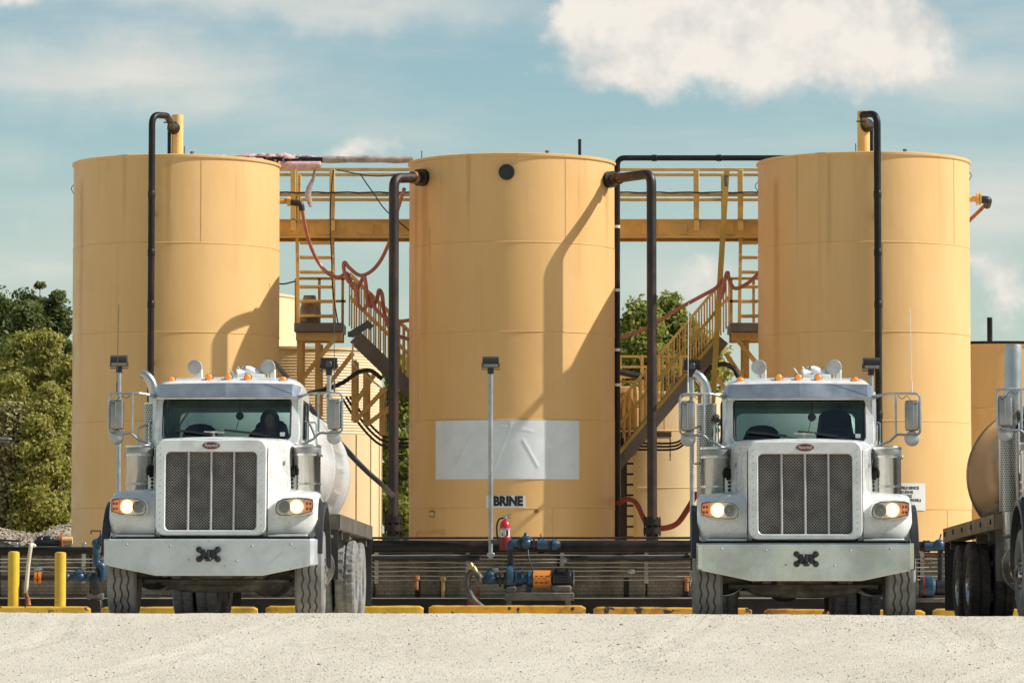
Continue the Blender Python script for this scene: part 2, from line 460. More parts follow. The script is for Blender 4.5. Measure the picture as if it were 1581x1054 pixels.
def mat_gravel():
    m = bpy.data.materials.new('gravel')
    m.use_nodes = True
    t = NT(m.node_tree)
    b = t.n['Principled BSDF']
    tc = t.new('ShaderNodeTexCoord')
    p = tc.outputs['Object']
    big = t.noise(t.mapping(p, (1, .5, 1)), 0.6, 4, 0.6)
    c = t.mix(t.mr(big, 0.3, 0.7), (0.58, 0.505, 0.38), (0.66, 0.585, 0.455))
    v = t.new('ShaderNodeTexVoronoi')
    t.l.new(p, v.inputs['Vector'])
    v.inputs['Scale'].default_value = 55
    cr = t.new('ShaderNodeSeparateColor')
    t.l.new(v.outputs['Color'], cr.inputs[0])
    c = t.mix(t.math('MULTIPLY', t.mr(cr.outputs[0], 0.84, 0.97), 0.40), c, (0.27, 0.24, 0.19))
    c = t.mix(t.math('MULTIPLY', t.mr(cr.outputs[1], 0.7, 0.95), 0.5), c, (0.72, 0.68, 0.60))
    fine = t.noise(p, 160, 3, 0.6)
    c = t.mix(t.math('MULTIPLY', t.mr(fine, 0.55, 0.75), 0.35), c, (0.38, 0.34, 0.27))
    t.l.new(c, b.inputs['Base Color'])
    b.inputs['Roughness'].default_value = 0.95
    b.inputs['Specular IOR Level'].default_value = 0.2
    b1 = t.new('ShaderNodeBump')
    b1.inputs['Strength'].default_value = 0.8
    b1.inputs['Distance'].default_value = 0.012
    t.l.new(t.math('ADD', t.math('MULTIPLY', v.outputs['Distance'], -0.9), t.noise(p, 28, 5, 0.65)), b1.inputs['Height'])
    t.l.new(b1.outputs[0], b.inputs['Normal'])
    MATS['gravel'] = m


mat_gravel()
mat('gravel_tan', (0.42, 0.34, 0.25), 0.95, 0, 0.2, 5.0, dirt=(0.22, 0.17, 0.12), dirt_amt=0.6, dirt_scale=6, bump=0.9, bscale=14)


def mat_grille():
    """expanded-metal screen: diagonal weave of light wire over dark gaps"""
    m = bpy.data.materials.new('grille_mesh')
    m.use_nodes = True
    t = NT(m.node_tree)
    b = t.n['Principled BSDF']
    tc = t.new('ShaderNodeTexCoord')
    sep = t.new('ShaderNodeSeparateXYZ')
    t.l.new(tc.outputs['Object'], sep.inputs[0])
    k = 2 * math.pi / 0.036
    a = t.math('SINE', t.math('MULTIPLY', t.math('ADD', sep.outputs[0], sep.outputs[2]), k))
    c_ = t.math('SINE', t.math('MULTIPLY', t.math('SUBTRACT', sep.outputs[0], sep.outputs[2]), k))
    w = t.math('MAXIMUM', a, c_)
    n = t.noise(tc.outputs['Object'], 5, 4, 0.6)
    wire = t.mix(t.mr(n, 0.3, 0.7), (0.18, 0.16, 0.14), (0.30, 0.275, 0.24))
    c = t.mix(t.mr(w, 0.35, 0.75), (0.012, 0.011, 0.010), wire)
    t.l.new(c, b.inputs['Base Color'])
    b.inputs['Roughness'].default_value = 0.5
    b.inputs['Metallic'].default_value = 0.2
    bn = t.new('ShaderNodeBump')
    bn.inputs['Strength'].default_value = 0.6
    bn.inputs['Distance'].default_value = 0.004
    t.l.new(w, bn.inputs['Height'])
    t.l.new(bn.outputs[0], b.inputs['Normal'])
    MATS['grille_mesh'] = m


mat_grille()


def mat_perforated():
    """stack heat shield: rows of round punched holes"""
    m = bpy.data.materials.new('perforated')
    m.use_nodes = True
    t = NT(m.node_tree)
    b = t.n['Principled BSDF']
    tc = t.new('ShaderNodeTexCoord')
    sep = t.new('ShaderNodeSeparateXYZ')
    t.l.new(tc.outputs['UV'], sep.inputs[0])
    u = t.math('MULTIPLY', sep.outputs[0], 26.0)
    v = t.math('MULTIPLY', sep.outputs[1], 1.0 / 0.028)
    row = t.math('FLOOR', v)
    u2 = t.math('ADD', u, t.math('MULTIPLY', t.math('MODULO', row, 2.0), 0.5))
    du = t.math('SUBTRACT', t.math('FRACT', u2), 0.5)
    dv = t.math('SUBTRACT', t.math('FRACT', v), 0.5)
    dist = t.math('SQRT', t.math('ADD', t.math('MULTIPLY', du, du), t.math('MULTIPLY', dv, dv)))
    hole = t.mr(dist, 0.36, 0.30)
    c = t.mix(hole, (0.42, 0.40, 0.36), (0.010, 0.010, 0.010))
    t.l.new(c, b.inputs['Base Color'])
    t.l.new(t.math('SUBTRACT', 0.9, t.math('MULTIPLY', hole, 0.9)), b.inputs['Metallic'])
    b.inputs['Roughness'].default_value = 0.32
    MATS['perforated'] = m


mat_perforated()


def mat_wall():
    """form-lined concrete: shallow brick relief, damp dirt runs"""
    m = bpy.data.materials.new('wall_concrete')
    m.use_nodes = True
    t = NT(m.node_tree)
    b = t.n['Principled BSDF']
    tc = t.new('ShaderNodeTexCoord')
    sep = t.new('ShaderNodeSeparateXYZ')
    t.l.new(tc.outputs['Object'], sep.inputs[0])
    cm = t.new('ShaderNodeCombineXYZ')
    t.l.new(sep.outputs[0], cm.inputs[0])
    t.l.new(sep.outputs[2], cm.inputs[1])
    br = t.new('ShaderNodeTexBrick')
    t.l.new(cm.outputs[0], br.inputs['Vector'])
    br.inputs['Scale'].default_value = 1.0
    br.inputs['Brick Width'].default_value = 0.10
    br.inputs['Row Height'].default_value = 0.055
    br.inputs['Mortar Size'].default_value = 0.006
    br.inputs['Color1'].default_value = (0.30, 0.24, 0.17, 1)
    br.inputs['Color2'].default_value = (0.36, 0.30, 0.22, 1)
    br.inputs['Mortar'].default_value = (0.23, 0.185, 0.13, 1)
    n = t.noise(t.mapping(tc.outputs['Object'], (1, 1, .35)), 2.2, 6, 0.65)
    c = t.mix(t.mr(n, 0.40, 0.68), br.outputs['Color'], (0.13, 0.10, 0.07))
    n2 = t.noise(tc.outputs['Object'], 7, 5, 0.7)
    c = t.mix(t.math('MULTIPLY', t.mr(n2, 0.55, 0.72), 0.6), c, (0.34, 0.29, 0.21))
    t.l.new(c, b.inputs['Base Color'])
    b.inputs['Roughness'].default_value = 0.85
    bn = t.new('ShaderNodeBump')
    bn.inputs['Strength'].default_value = 0.7
    bn.inputs['Distance'].default_value = 0.01
    t.l.new(t.math('SUBTRACT', n2, br.outputs['Fac']), bn.inputs['Height'])
    t.l.new(bn.outputs[0], b.inputs['Normal'])
    MATS['wall_concrete'] = m


mat_wall()


# ------------------------------------------------------------------ mesh helpers
def rrect(x0, x1, z0, z1, r, n=5):
    """rounded rectangle, 4*(n+1) points, counter-clockwise"""
    pts = []
    for cx, cz, a0 in ((x1 - r, z1 - r, 0), (x0 + r, z1 - r, 90), (x0 + r, z0 + r, 180), (x1 - r, z0 + r, 270)):
        for i in range(n + 1):
            a = R(a0 + 90.0 * i / n)
            pts.append((cx + r * math.cos(a), cz + r * math.sin(a)))
    return pts


def spline(pts, n=6):
    """Catmull-Rom curve through the points"""
    P = [Vector(p) for p in pts]
    P = [P[0] * 2 - P[1]] + P + [P[-1] * 2 - P[-2]]
    out = []
    for i in range(1, len(P) - 2):
        p0, p1, p2, p3 = P[i - 1:i + 3]
        for k in range(n):
            t = k / n
            out.append(0.5 * ((2 * p1) + (p2 - p0) * t + (2 * p0 - 5 * p1 + 4 * p2 - p3) * t * t + (3 * p1 - p0 - 3 * p2 + p3) * t ** 3))
    out.append(P[-2])
    return out


def bend(pts, r, n=6):
    """polyline with its corners rounded to radius r (pipe elbows)"""
    P = [Vector(p) for p in pts]
    out = [P[0]]
    for i in range(1, len(P) - 1):
        a, b, c = P[i - 1], P[i], P[i + 1]
        u, v = (a - b).normalized(), (c - b).normalized()
        ang = u.angle(v)
        d = min(r / max(math.tan(ang / 2), 1e-3), (a - b).length * 0.49, (c - b).length * 0.49)
        s, e = b + u * d, b + v * d
        for k in range(n + 1):
            t = k / n
            out.append((1 - t) ** 2 * s + 2 * t * (1 - t) * b + t * t * e)
    out.append(P[-1])
    return out


_BEV = {}


class MB:
    def __init__(s):
        s.v = []
        s.f = []
        s.uv = None

    def add(s, vs, fs):
        o = len(s.v)
        s.v += [(v[0], v[1], v[2]) for v in vs]
        s.f += [tuple(i + o for i in f) for f in fs]
        return s

    def box(s, c, d, rot=None, bev=0.0, seg=2):
        c = Vector(c)
        if bev > 0:
            bm = bmesh.new()
            bmesh.ops.create_cube(bm, size=1.0)
            bmesh.ops.scale(bm, vec=Vector(d), verts=bm.verts)
            bmesh.ops.bevel(bm, geom=bm.edges[:], offset=min(bev, min(d) * 0.49), segments=seg, profile=0.5, affect='EDGES')
            bm.verts.index_update()
            vs = [v.co.copy() for v in bm.verts]
            fs = [tuple(v.index for v in f.verts) for f in bm.faces]
            bm.free()
        else:
            x, y, z = d[0] / 2, d[1] / 2, d[2] / 2
            vs = [Vector(q) for q in ((-x, -y, -z), (x, -y, -z), (x, y, -z), (-x, y, -z), (-x, -y, z), (x, -y, z), (x, y, z), (-x, y, z))]
            fs = [(0, 3, 2, 1), (4, 5, 6, 7), (0, 1, 5, 4), (1, 2, 6, 5), (2, 3, 7, 6), (3, 0, 4, 7)]
        if rot is not None:
            vs = [rot @ v for v in vs]
        return s.add([c + v for v in vs], fs)

    def bx(s, x0, x1, y0, y1, z0, z1, bev=0.0, seg=2):
        return s.box(((x0 + x1) / 2, (y0 + y1) / 2, (z0 + z1) / 2), (abs(x1 - x0), abs(y1 - y0), abs(z1 - z0)), None, bev, seg)

    def bar(s, a, b, w, h, up=(0, 0, 1), bev=0.0):
        """beam from a to b, w wide and h high"""
        a, b = Vector(a), Vector(b)
        d = (b - a)
        L = d.length
        y = d.normalized()
        up = Vector(up)
        if abs(y.dot(up)) > 0.98:
            up = Vector((0, 1, 0))
        x = y.cross(up).normalized()
        z = x.cross(y)
        m = Matrix((x, y, z)).transposed()
        return s.box((a + b) / 2, (w, L, h), m, bev)

    def tube(s, pts, r, n=10, caps=True, closed=False):
        P = [Vector(p) for p in pts]
        N = len(P)
        rr = r if isinstance(r, (list, tuple)) else [r] * N
        tang = []
        for i in range(N):
            if closed:
                d = P[(i + 1) % N] - P[i - 1]
            else:
                d = P[min(i + 1, N - 1)] - P[max(i - 1, 0)]
            tang.append(d.normalized() if d.length > 1e-9 else Vector((0, 0, 1)))
        t0 = tang[0]
        ref = Vector((0, 0, 1)) if abs(t0.z) < 0.9 else Vector((1, 0, 0))
        nx = t0.cross(ref).normalized()
        vs, fs = [], []
        for i in range(N):
            t = tang[i]
            nx = (nx - t * nx.dot(t))
            nx = nx.normalized() if nx.length > 1e-6 else t.orthogonal().normalized()
            ny = t.cross(nx)
            for k in range(n):
                a = 2 * math.pi * k / n
                vs.append(P[i] + (nx * math.cos(a) + ny * math.sin(a)) * rr[i])
        M = N if closed else N - 1
        for i in range(M):
            j = (i + 1) % N
            for k in range(n):
                k2 = (k + 1) % n
                fs.append((i * n + k, i * n + k2, j * n + k2, j * n + k))
        if caps and not closed:
            fs.append(tuple(range(n - 1, -1, -1)))
            fs.append(tuple((N - 1) * n + k for k in range(n)))
        return s.add(vs, fs)

    def cyl(s, a, b, r, n=16, r2=None):
        return s.tube([a, b], [r, r if r2 is None else r2], n)

    def lathe(s, prof, c=(0, 0, 0), ax=(0, 0, 1), n=32, caps=True, uv=False, a0=0.0):
        """prof: (radius, height) pairs revolved round the axis ax through c"""
        c, ax = Vector(c), Vector(ax).normalized()
        ref = Vector((0, -1, 0)) if abs(ax.y) < 0.9 else Vector((1, 0, 0))
        x = (ref - ax * ref.dot(ax)).normalized()
        y = ax.cross(x)
        m = n + 1 if uv else n
        vs, fs, uvs = [], [], []
        for (r, h) in prof:
            for k in range(m):
                a = a0 + 2 * math.pi * k / n
                vs.append(c + ax * h + (x * math.cos(a) + y * math.sin(a)) * r)
                uvs.append((k / n, h))
        for i in range(len(prof) - 1):
            for k in range(n):
                k2 = k + 1 if uv else (k + 1) % n
                fs.append((i * m + k, i * m + k2, (i + 1) * m + k2, (i + 1) * m + k))
        if caps and not uv:
            if prof[0][0] > 1e-5:
                fs.append(tuple(range(n - 1, -1, -1)))
            if prof[-1][0] > 1e-5:
                fs.append(tuple((len(prof) - 1) * n + k for k in range(n)))
        if uv:
            s.uv = uvs
        return s.add(vs, fs)

    def loft(s, loops, closed=True, cap0=False, cap1=False):
        n = len(loops[0])
        vs = [p for L in loops for p in L]
        fs = []
        for i in range(len(loops) - 1):
            for k in range(n if closed else n - 1):
                k2 = (k + 1) % n
                fs.append((i * n + k, i * n + k2, (i + 1) * n + k2, (i + 1) * n + k))
        if cap0:
            fs.append(tuple(range(n - 1, -1, -1)))
        if cap1:
            fs.append(tuple((len(loops) - 1) * n + k for k in range(n)))
        return s.add(vs, fs)

    def prism(s, poly, fn, d0, d1):
        """2D polygon extruded; fn(u, v, d) gives the point"""
        return s.loft([[fn(u, v, d0) for u, v in poly], [fn(u, v, d1) for u, v in poly]], True, True, True)

    def ball(s, c, r, n=12, m=8):
        c = Vector(c)
        r = (r, r, r) if not isinstance(r, (tuple, list)) else r
        prof = [(math.sin(math.pi * i / m), -math.cos(math.pi * i / m)) for i in range(m + 1)]
        vs, fs = [], []
        for (q, h) in prof:
            for k in range(n):
                a = 2 * math.pi * k / n
                vs.append(c + Vector((q * math.cos(a) * r[0], q * math.sin(a) * r[1], h * r[2])))
        for i in range(m):
            for k in range(n):
                k2 = (k + 1) % n
                fs.append((i * n + k, i * n + k2, (i + 1) * n + k2, (i + 1) * n + k))
        return s.add(vs, fs)

    def mesh(s, name, material, off=Vector((0, 0, 0)), smooth=True, ang=38):
        me = bpy.data.meshes.new(name)
        off = Vector(off)
        me.from_pydata([(v[0] - off.x, v[1] - off.y, v[2] - off.z) for v in s.v], [], s.f)
        if s.uv is not None and len(s.uv) == len(s.v):
            ul = me.uv_layers.new(name='UVMap')
            for lp in me.loops:
                ul.data[lp.index].uv = s.uv[lp.vertex_index]
        bm = bmesh.new()
        bm.from_mesh(me)
        if s.uv is None:
            bmesh.ops.remove_doubles(bm, verts=bm.verts, dist=1e-6)
        bmesh.ops.recalc_face_normals(bm, faces=bm.faces)
        bm.to_mesh(me)
        bm.free()
        if smooth:
            me.polygons.foreach_set('use_smooth', [True] * len(me.polygons))
            me.set_sharp_from_angle(angle=R(ang))
        me.materials.append(MATS[material])
        return me


ORI = {}


def link(name, me, parent=None, loc=(0, 0, 0), rot=(0, 0, 0), scale=None):
    o = bpy.data.objects.new(name, me)
    COL.objects.link(o)
    o.location = loc
    o.rotation_euler = rot
    if scale is not None:
        o.scale = scale
    if parent is not None:
        o.parent = parent
        ORI[o.name] = ORI.get(parent.name, Vector((0, 0, 0)))
    else:
        ORI[o.name] = Vector((0, 0, 0))
    return o


def part(name, mb, material, parent, smooth=True, ang=38):
    """mb in the coordinates of the thing's builder; becomes a child of parent"""
    return link(name, mb.mesh(name, material, ORI.get(parent.name, Vector((0, 0, 0))), smooth, ang), parent)


def tag(o, label=None, cat=None, group=None, kind=None):
    if label:
        o['label'] = label
    if cat:
        o['category'] = cat
    if group:
        o['group'] = group
    if kind:
        o['kind'] = kind
    return o


def thing(name, label, cat, loc=(0, 0, 0), rot=(0, 0, 0), group=None, world=True):
    o = bpy.data.objects.new(name, None)
    o.empty_display_size = 0.3
    COL.objects.link(o)
    o.location = loc
    o.rotation_euler = rot
    ORI[o.name] = Vector(loc) if world else Vector((0, 0, 0))
    return tag(o, label, cat, group)


def single(name, mb, material, label, cat, group=None, kind=None, smooth=True, ang=38):
    """a thing that is one mesh: origin at the middle of its base"""
    a = np.array(mb.v)
    lo, hi = a.min(0), a.max(0)
    off = Vector(((lo[0] + hi[0]) / 2, (lo[1] + hi[1]) / 2, lo[2]))
    o = link(name, mb.mesh(name, material, off, smooth, ang))
    o.location = off
    ORI[o.name] = off
    return tag(o, label, cat, group, kind)


def text_mesh(body, size, bold=0.0, shear=0.0, xs=1.0, extrude=0.0015, spacing=1.0):
    """lettering as geometry, lying in local XY, centred"""
    cu = bpy.data.curves.new('lettering', 'FONT')
    cu.body = body
    cu.size = size
    cu.offset = bold
    cu.shear = shear
    cu.align_x = 'CENTER'
    cu.align_y = 'CENTER'
    cu.extrude = extrude
    cu.space_character = spacing
    cu.resolution_u = 3
    ob = bpy.data.objects.new('lettering', cu)
    COL.objects.link(ob)
    bpy.context.view_layer.update()
    dg = bpy.context.evaluated_depsgraph_get()
    me = bpy.data.meshes.new_from_object(ob.evaluated_get(dg))
    vs = [(v.co.x * xs, v.co.y, v.co.z) for v in me.vertices]
    fs = [tuple(p.vertices) for p in me.polygons]
    bpy.data.objects.remove(ob)
    bpy.data.curves.remove(cu)
    bpy.data.meshes.remove(me)
    return vs, fs

# ------------------------------------------------------------------ ground
YC = 37.5                        # brow of the gravel rise in front of the trucks


def sstep(a, b, x):
    t = np.clip((x - a) / (b - a), 0, 1)
    return t * t * (3 - 2 * t)


def vnoise(x, y, seed=0):
    """smooth value noise, vectorised"""
    xi, yi = np.floor(x).astype(np.int64), np.floor(y).astype(np.int64)
    fx, fy = x - xi, y - yi
    fx, fy = fx * fx * (3 - 2 * fx), fy * fy * (3 - 2 * fy)

    def h(i, j):
        n = (i * 374761393 + j * 668265263 + seed * 1442695041) & 0x7fffffff
        n = ((n ^ (n >> 13)) * 1274126177) & 0x7fffffff
        return ((n ^ (n >> 16)) & 0xffff) / 65535.0
    return (h(xi, yi) * (1 - fx) + h(xi + 1, yi) * fx) * (1 - fy) + (h(xi, yi + 1) * (1 - fx) + h(xi + 1, yi + 1) * fx) * fy


# tyre tracks pressed into the gravel: polylines of (x, y), all between the trucks and the camera
TRACKS = [[(2.05, 37.6), (1.85, 35.8), (1.45, 33.9), (1.0, 32.2)],
          [(4.32, 37.8), (4.36, 36.3), (4.42, 34.6), (4.2, 33.2)],
          [(5.35, 34.6), (4.7, 32.4), (4.1, 31.0), (3.6, 29.6)],
          [(-2.2, 37.6), (-2.5, 35.0), (-3.1, 32.0), (-3.9, 29.6)],
          [(-4.6, 37.6), (-4.4, 34.5), (-4.9, 31.5), (-5.4, 29.6)],
          [(1.2, 34.0), (2.6, 33.2), (4.4, 33.0), (6.2, 33.4)]]


def gheight(x, y, detail=True):
    x, y = np.asarray(x, float), np.asarray(y, float)
    zc = 0.187 - 0.006 * np.clip(x - 0.8, 0, 12) + 0.0015 * np.clip(-x, 0, 12)
    front = zc - 0.060 * np.clip(YC - y, 0, 40)
    front = np.maximum(front, -0.85 + 0.0 * y) + 0.0
    back = zc - sstep(YC, 41.0, y) * zc - 0.02 * np.clip(y - 41.0, 0, 9.0)
    z = np.where(y < YC, front, back)
    z = z - 0.010 * np.exp(-((y - YC) / 0.35) ** 2)          # soften the brow
    if detail:
        w = np.exp(-((y - 34) / 6.0) ** 2) * np.exp(-(x / 9.0) ** 4)
        z = z + w * (0.030 * (vnoise(x * .6, y * .5, 1) - .5) + 0.014 * (vnoise(x * 2.1, y * 1.6, 2) - .5)
                     + 0.012 * (vnoise(x * 7, y * 6, 3) - .5) + 0.010 * (vnoise(x * 17, y * 15, 4) - .5))
        for ti, tr in enumerate(TRACKS):
            tr = sorted(tr, key=lambda q: q[1])
            ys = [q[1] for q in tr]
            if ti == 5:
                continue
            xc = np.interp(y, ys, [q[0] for q in tr])
            inside = sstep(ys[0] - .3, ys[0] + .6, y) * (1 - sstep(ys[-1] - .3, ys[-1] + .3, y))
            d = x - xc
            band = np.exp(-(d / 0.17) ** 6)
            z = z + inside * band * (-0.006 + 0.009 * np.cos(d / 0.34 * 2 * math.pi * 3)) * (0.6 + 0.6 * vnoise(x * 2 + 9, y * 2, 5))
            z = z + inside * 0.006 * np.exp(-((np.abs(d) - 0.22) / 0.05) ** 2)
    return z


def build_ground():
    xs = np.concatenate([[-2500, -900, -300, -120, -60, -30, -18, -12, -9], np.arange(-7, 7.01, 0.05), [9, 12, 18, 30, 60, 120, 300, 900, 2500]])
    ys = np.concatenate([[-400, -100, -30, -5, 5, 12, 18, 22, 25, 27.5], np.arange(29, 39.01, 0.05), np.arange(39.5, 54, .5), [56, 60, 66, 75, 90, 120, 200, 500, 1200, 3500]])
    gx, gy = np.meshgrid(xs, ys)
    gz = gheight(gx, gy)
    co = np.stack([gx, gy, gz], -1).reshape(-1, 3)
    nx, ny = len(xs), len(ys)
    i = np.arange(nx - 1)[None, :] + np.arange(ny - 1)[:, None] * nx
    f = np.stack([i, i + 1, i + 1 + nx, i + nx], -1).reshape(-1, 4)
    me = bpy.data.meshes.new('gravel_ground')
    me.vertices.add(len(co))
    me.vertices.foreach_set('co', co.astype(np.float32).ravel())
    me.loops.add(f.size)
    me.loops.foreach_set('vertex_index', f.astype(np.int32).ravel())
    me.polygons.add(len(f))
    me.polygons.foreach_set('loop_start', np.arange(0, f.size, 4, dtype=np.int32))
    me.update(calc_edges=True)
    me.polygons.foreach_set('use_smooth', [True] * len(f))
    me.materials.append(MATS['gravel'])
    o = link('gravel_ground', me)
    tag(o, kind='structure')


build_ground()


def tri_mesh(name, V, T, material, smooth=False):
    """V (n,3) and T (m,k) numpy arrays to a mesh"""
    me = bpy.data.meshes.new(name)
    me.vertices.add(len(V))
    me.vertices.foreach_set('co', np.ascontiguousarray(V, dtype=np.float32).ravel())
    k = T.shape[1]
    me.loops.add(T.size)
    me.loops.foreach_set('vertex_index', np.ascontiguousarray(T, dtype=np.int32).ravel())
    me.polygons.add(len(T))
    me.polygons.foreach_set('loop_start', np.arange(0, T.size, k, dtype=np.int32))
    me.update(calc_edges=True)
    if smooth:
        me.polygons.foreach_set('use_smooth', [True] * len(T))
    me.materials.append(MATS[material])
    return me


OCT_V = np.array([(1, 0, 0), (-1, 0, 0), (0, 1, 0), (0, -1, 0), (0, 0, 1), (0, 0, -1)], float)
OCT_F = np.array([(0, 2, 4), (2, 1, 4), (1, 3, 4), (3, 0, 4), (2, 0, 5), (1, 2, 5), (3, 1, 5), (0, 3, 5)])


def stones(name, x, y, z, size, flat=0.65, material='stones'):
    n = len(x)
    V = OCT_V[None] * (1 + 0.5 * (rng.random((n, 6, 1)) - .5))
    a = rng.random(n) * 2 * np.pi
    ca, sa = np.cos(a), np.sin(a)
    tilt = (rng.random((n, 3, 3)) - .5) * .7
    V = V + np.einsum('nij,nkj->nki', tilt, V)
    V = V * size[:, None, None] * np.stack([0.8 + .5 * rng.random(n), 0.7 + .5 * rng.random(n), np.full(n, flat)], -1)[:, None, :]
    X = V[..., 0] * ca[:, None] - V[..., 1] * sa[:, None] + x[:, None]
    Yv = V[..., 0] * sa[:, None] + V[..., 1] * ca[:, None] + y[:, None]
    Z = V[..., 2] + (z + size * flat * .35)[:, None]
    co = np.stack([X, Yv, Z], -1).reshape(-1, 3)
    T = (OCT_F[None] + (np.arange(n) * 6)[:, None, None]).reshape(-1, 3)
    return tri_mesh(name, co, T, material)


N = 60000
sx = (rng.random(N) * 2 - 1) * 6.4
sy = 29.4 + rng.random(N) * 8.4
keep = rng.random(N) < 0.25 + 0.9 * vnoise(sx * .9, sy * .5, 8) ** 1.5
sx, sy = sx[keep], sy[keep]
ssz = 0.0028 + 0.0062 * rng.random(len(sx)) ** 2.6 + 0.009 * (rng.random(len(sx)) < .012)
tag(link('gravel_stones', stones('gravel_stones', sx, sy, gheight(sx, sy), ssz)), 'loose pebbles scattered over the pale gravel in the foreground', 'gravel', kind='stuff')

# heap of crushed stone behind the left wall
def heap(x, y):
    h = 1.42 * np.exp(-((y - 80) / 2.8) ** 4) * (0.93 + .05 * np.sin(x * 1.9 + .6) + .03 * np.sin(x * 4.3)) * sstep(-17.5, -16.0, x) * (1 - sstep(-8.6, -7.2, x))
    return h + .10 * (vnoise(x * 2.2, y * 2, 6) - .5) + .04 * (vnoise(x * 8, y * 8, 7) - .5) - .05


gx, gy = np.meshgrid(np.linspace(-18, -7, 110), np.linspace(76, 84, 70))
hz = heap(gx, gy) - .5 * (1 - sstep(76, 76.6, gy)) - .5 * sstep(83.4, 84, gy) - .3
i = np.arange(109)[None, :] + np.arange(69)[:, None] * 110
tag(link('gravel_pile', tri_mesh('gravel_pile', np.stack([gx, gy, hz + .25], -1).reshape(-1, 3), np.stack([i, i + 1, i + 111, i + 110], -1).reshape(-1, 4), 'gravel_tan', True)),
    'heap of tan crushed stone below the trees at the left', 'gravel pile', kind='stuff')
nh = 9000
hx = -16.5 + rng.random(nh) * 9
hy = 76.8 + rng.random(nh) * 4.5
tag(link('pile_stones', stones('pile_stones', hx, hy, heap(hx, hy) - .05, .014 + .030 * rng.random(nh) ** 2, .8, 'stones_tan')), 'coarse stones lying on the tan heap at the left', 'gravel', kind='stuff')

# ------------------------------------------------------------------ storage tanks
TANK_Y = 64.0


def weld(mb, c, r, z, n=96, w=0.006, h=0.010):
    mb.lathe([(r - .004, z - h), (r + w, z - h * .4), (r + w, z + h * .4), (r - .004, z + h)], (c.x, c.y, 0), n=n, caps=False)


def big_tank(px, half, Y, top_py, seams, paint, label, base_z=-0.15, name='storage_tank'):
    rad = half * Y / F * 1.0
    c = Vector((X_(px, Y, 500), Y, 0))
    zt = Z_(top_py, Y - rad)
    t = thing(name, label, 'tank', (c.x, c.y, base_z))
    zs = [base_z] + sorted(Z_(s, Y - rad) for s in seams) + [zt - 0.03]
    for k in range(len(zs) - 1):
        mb = MB()
        r = rad + (0.003 if k % 2 else 0.0)
        z0, z1 = zs[k], zs[k + 1]
        mb.lathe([(r, z0 + (z1 - z0) * q / 4) for q in range(5)], (c.x, c.y, 0), n=128, caps=False)
        part('shell_course', mb, paint, t, ang=60)
        if k:
            w = MB()
            weld(w, c, rad + .004, z0)
            part('weld_seam', w, paint, t)
        # upright plate joints, staggered from course to course
        w = MB()
        for q in range(2):
            a = R(47 * k + 180 * q + px * .37)
            w.bar((c.x + math.cos(a) * (rad + .004), c.y + math.sin(a) * (rad + .004), z0 + .02), (c.x + math.cos(a) * (rad + .004), c.y + math.sin(a) * (rad + .004), z1 - .02), .006, .004)
        part('plate_joint', w, paint, t)
    mb = MB()
    mb.lathe([(rad - .01, zt - .07), (rad + .026, zt - .05), (rad + .030, zt - .012), (rad + .012, zt), (rad - .03, zt)], (c.x, c.y, 0), n=128, caps=False)
    part('rim', mb, paint, t)
    mb = MB()
    mb.lathe([(rad - .02, zt - .01), (rad * .5, zt + .045), (0.02, zt + .09)], (c.x, c.y, 0), n=64, caps=False)
    part('roof', mb, paint, t)
    return t, c, rad, zt


T1, C1, R1, ZT1 = big_tank(272, 159, 64.0, 237.5, [374, 512, 650, 784], 'tank_paint', 'left of the three tall tan storage tanks, behind the left truck')
T2, C2, R2, ZT2 = big_tank(790.5, 159, 64.0, 235.5, [373, 511, 647, 784], 'tank_paint_b', 'middle tall tan storage tank carrying the white sheet and BRINE sign')
T3, C3, R3, ZT3 = big_tank(1334, 163, 63.8, 233.5, [373, 511, 649, 785], 'tank_paint', 'right tall tan storage tank behind the right truck')
T4, C4, R4, ZT4 = big_tank(1530, 125, 73.0, 529, [630, 730], 'tank_paint_b', 'shorter tan storage tank far right with black rim and black stack')
T7, C7, R7, ZT7 = big_tank(992, 146, 70.5, 604, [664, 752], 'tank_paint_pale', 'low pale tank under the right stairs, railing on its roof')
T6, C6, R6, ZT6 = big_tank(325, 133, 76.0, 449, [560, 680], 'tank_paint_pale', 'pale tank glimpsed behind the right edge of the left tall tank')


def on_tank(C, rad, px, py, dr=0.0):
    """point on the tank wall facing the camera, seen at (px, py)"""
    x = None
    Y = C.y - rad
    for _ in range(12):
        x = X_(px, Y, py) - C.x
        x = max(-rad * .9995, min(rad * .9995, x))
        Y = C.y - math.sqrt(rad * rad - x * x)
    p = Vector((C.x + x, Y, Z_(py, Y, px)))
    n = Vector((x, Y - C.y, 0)).normalized()
    return p + n * dr, n


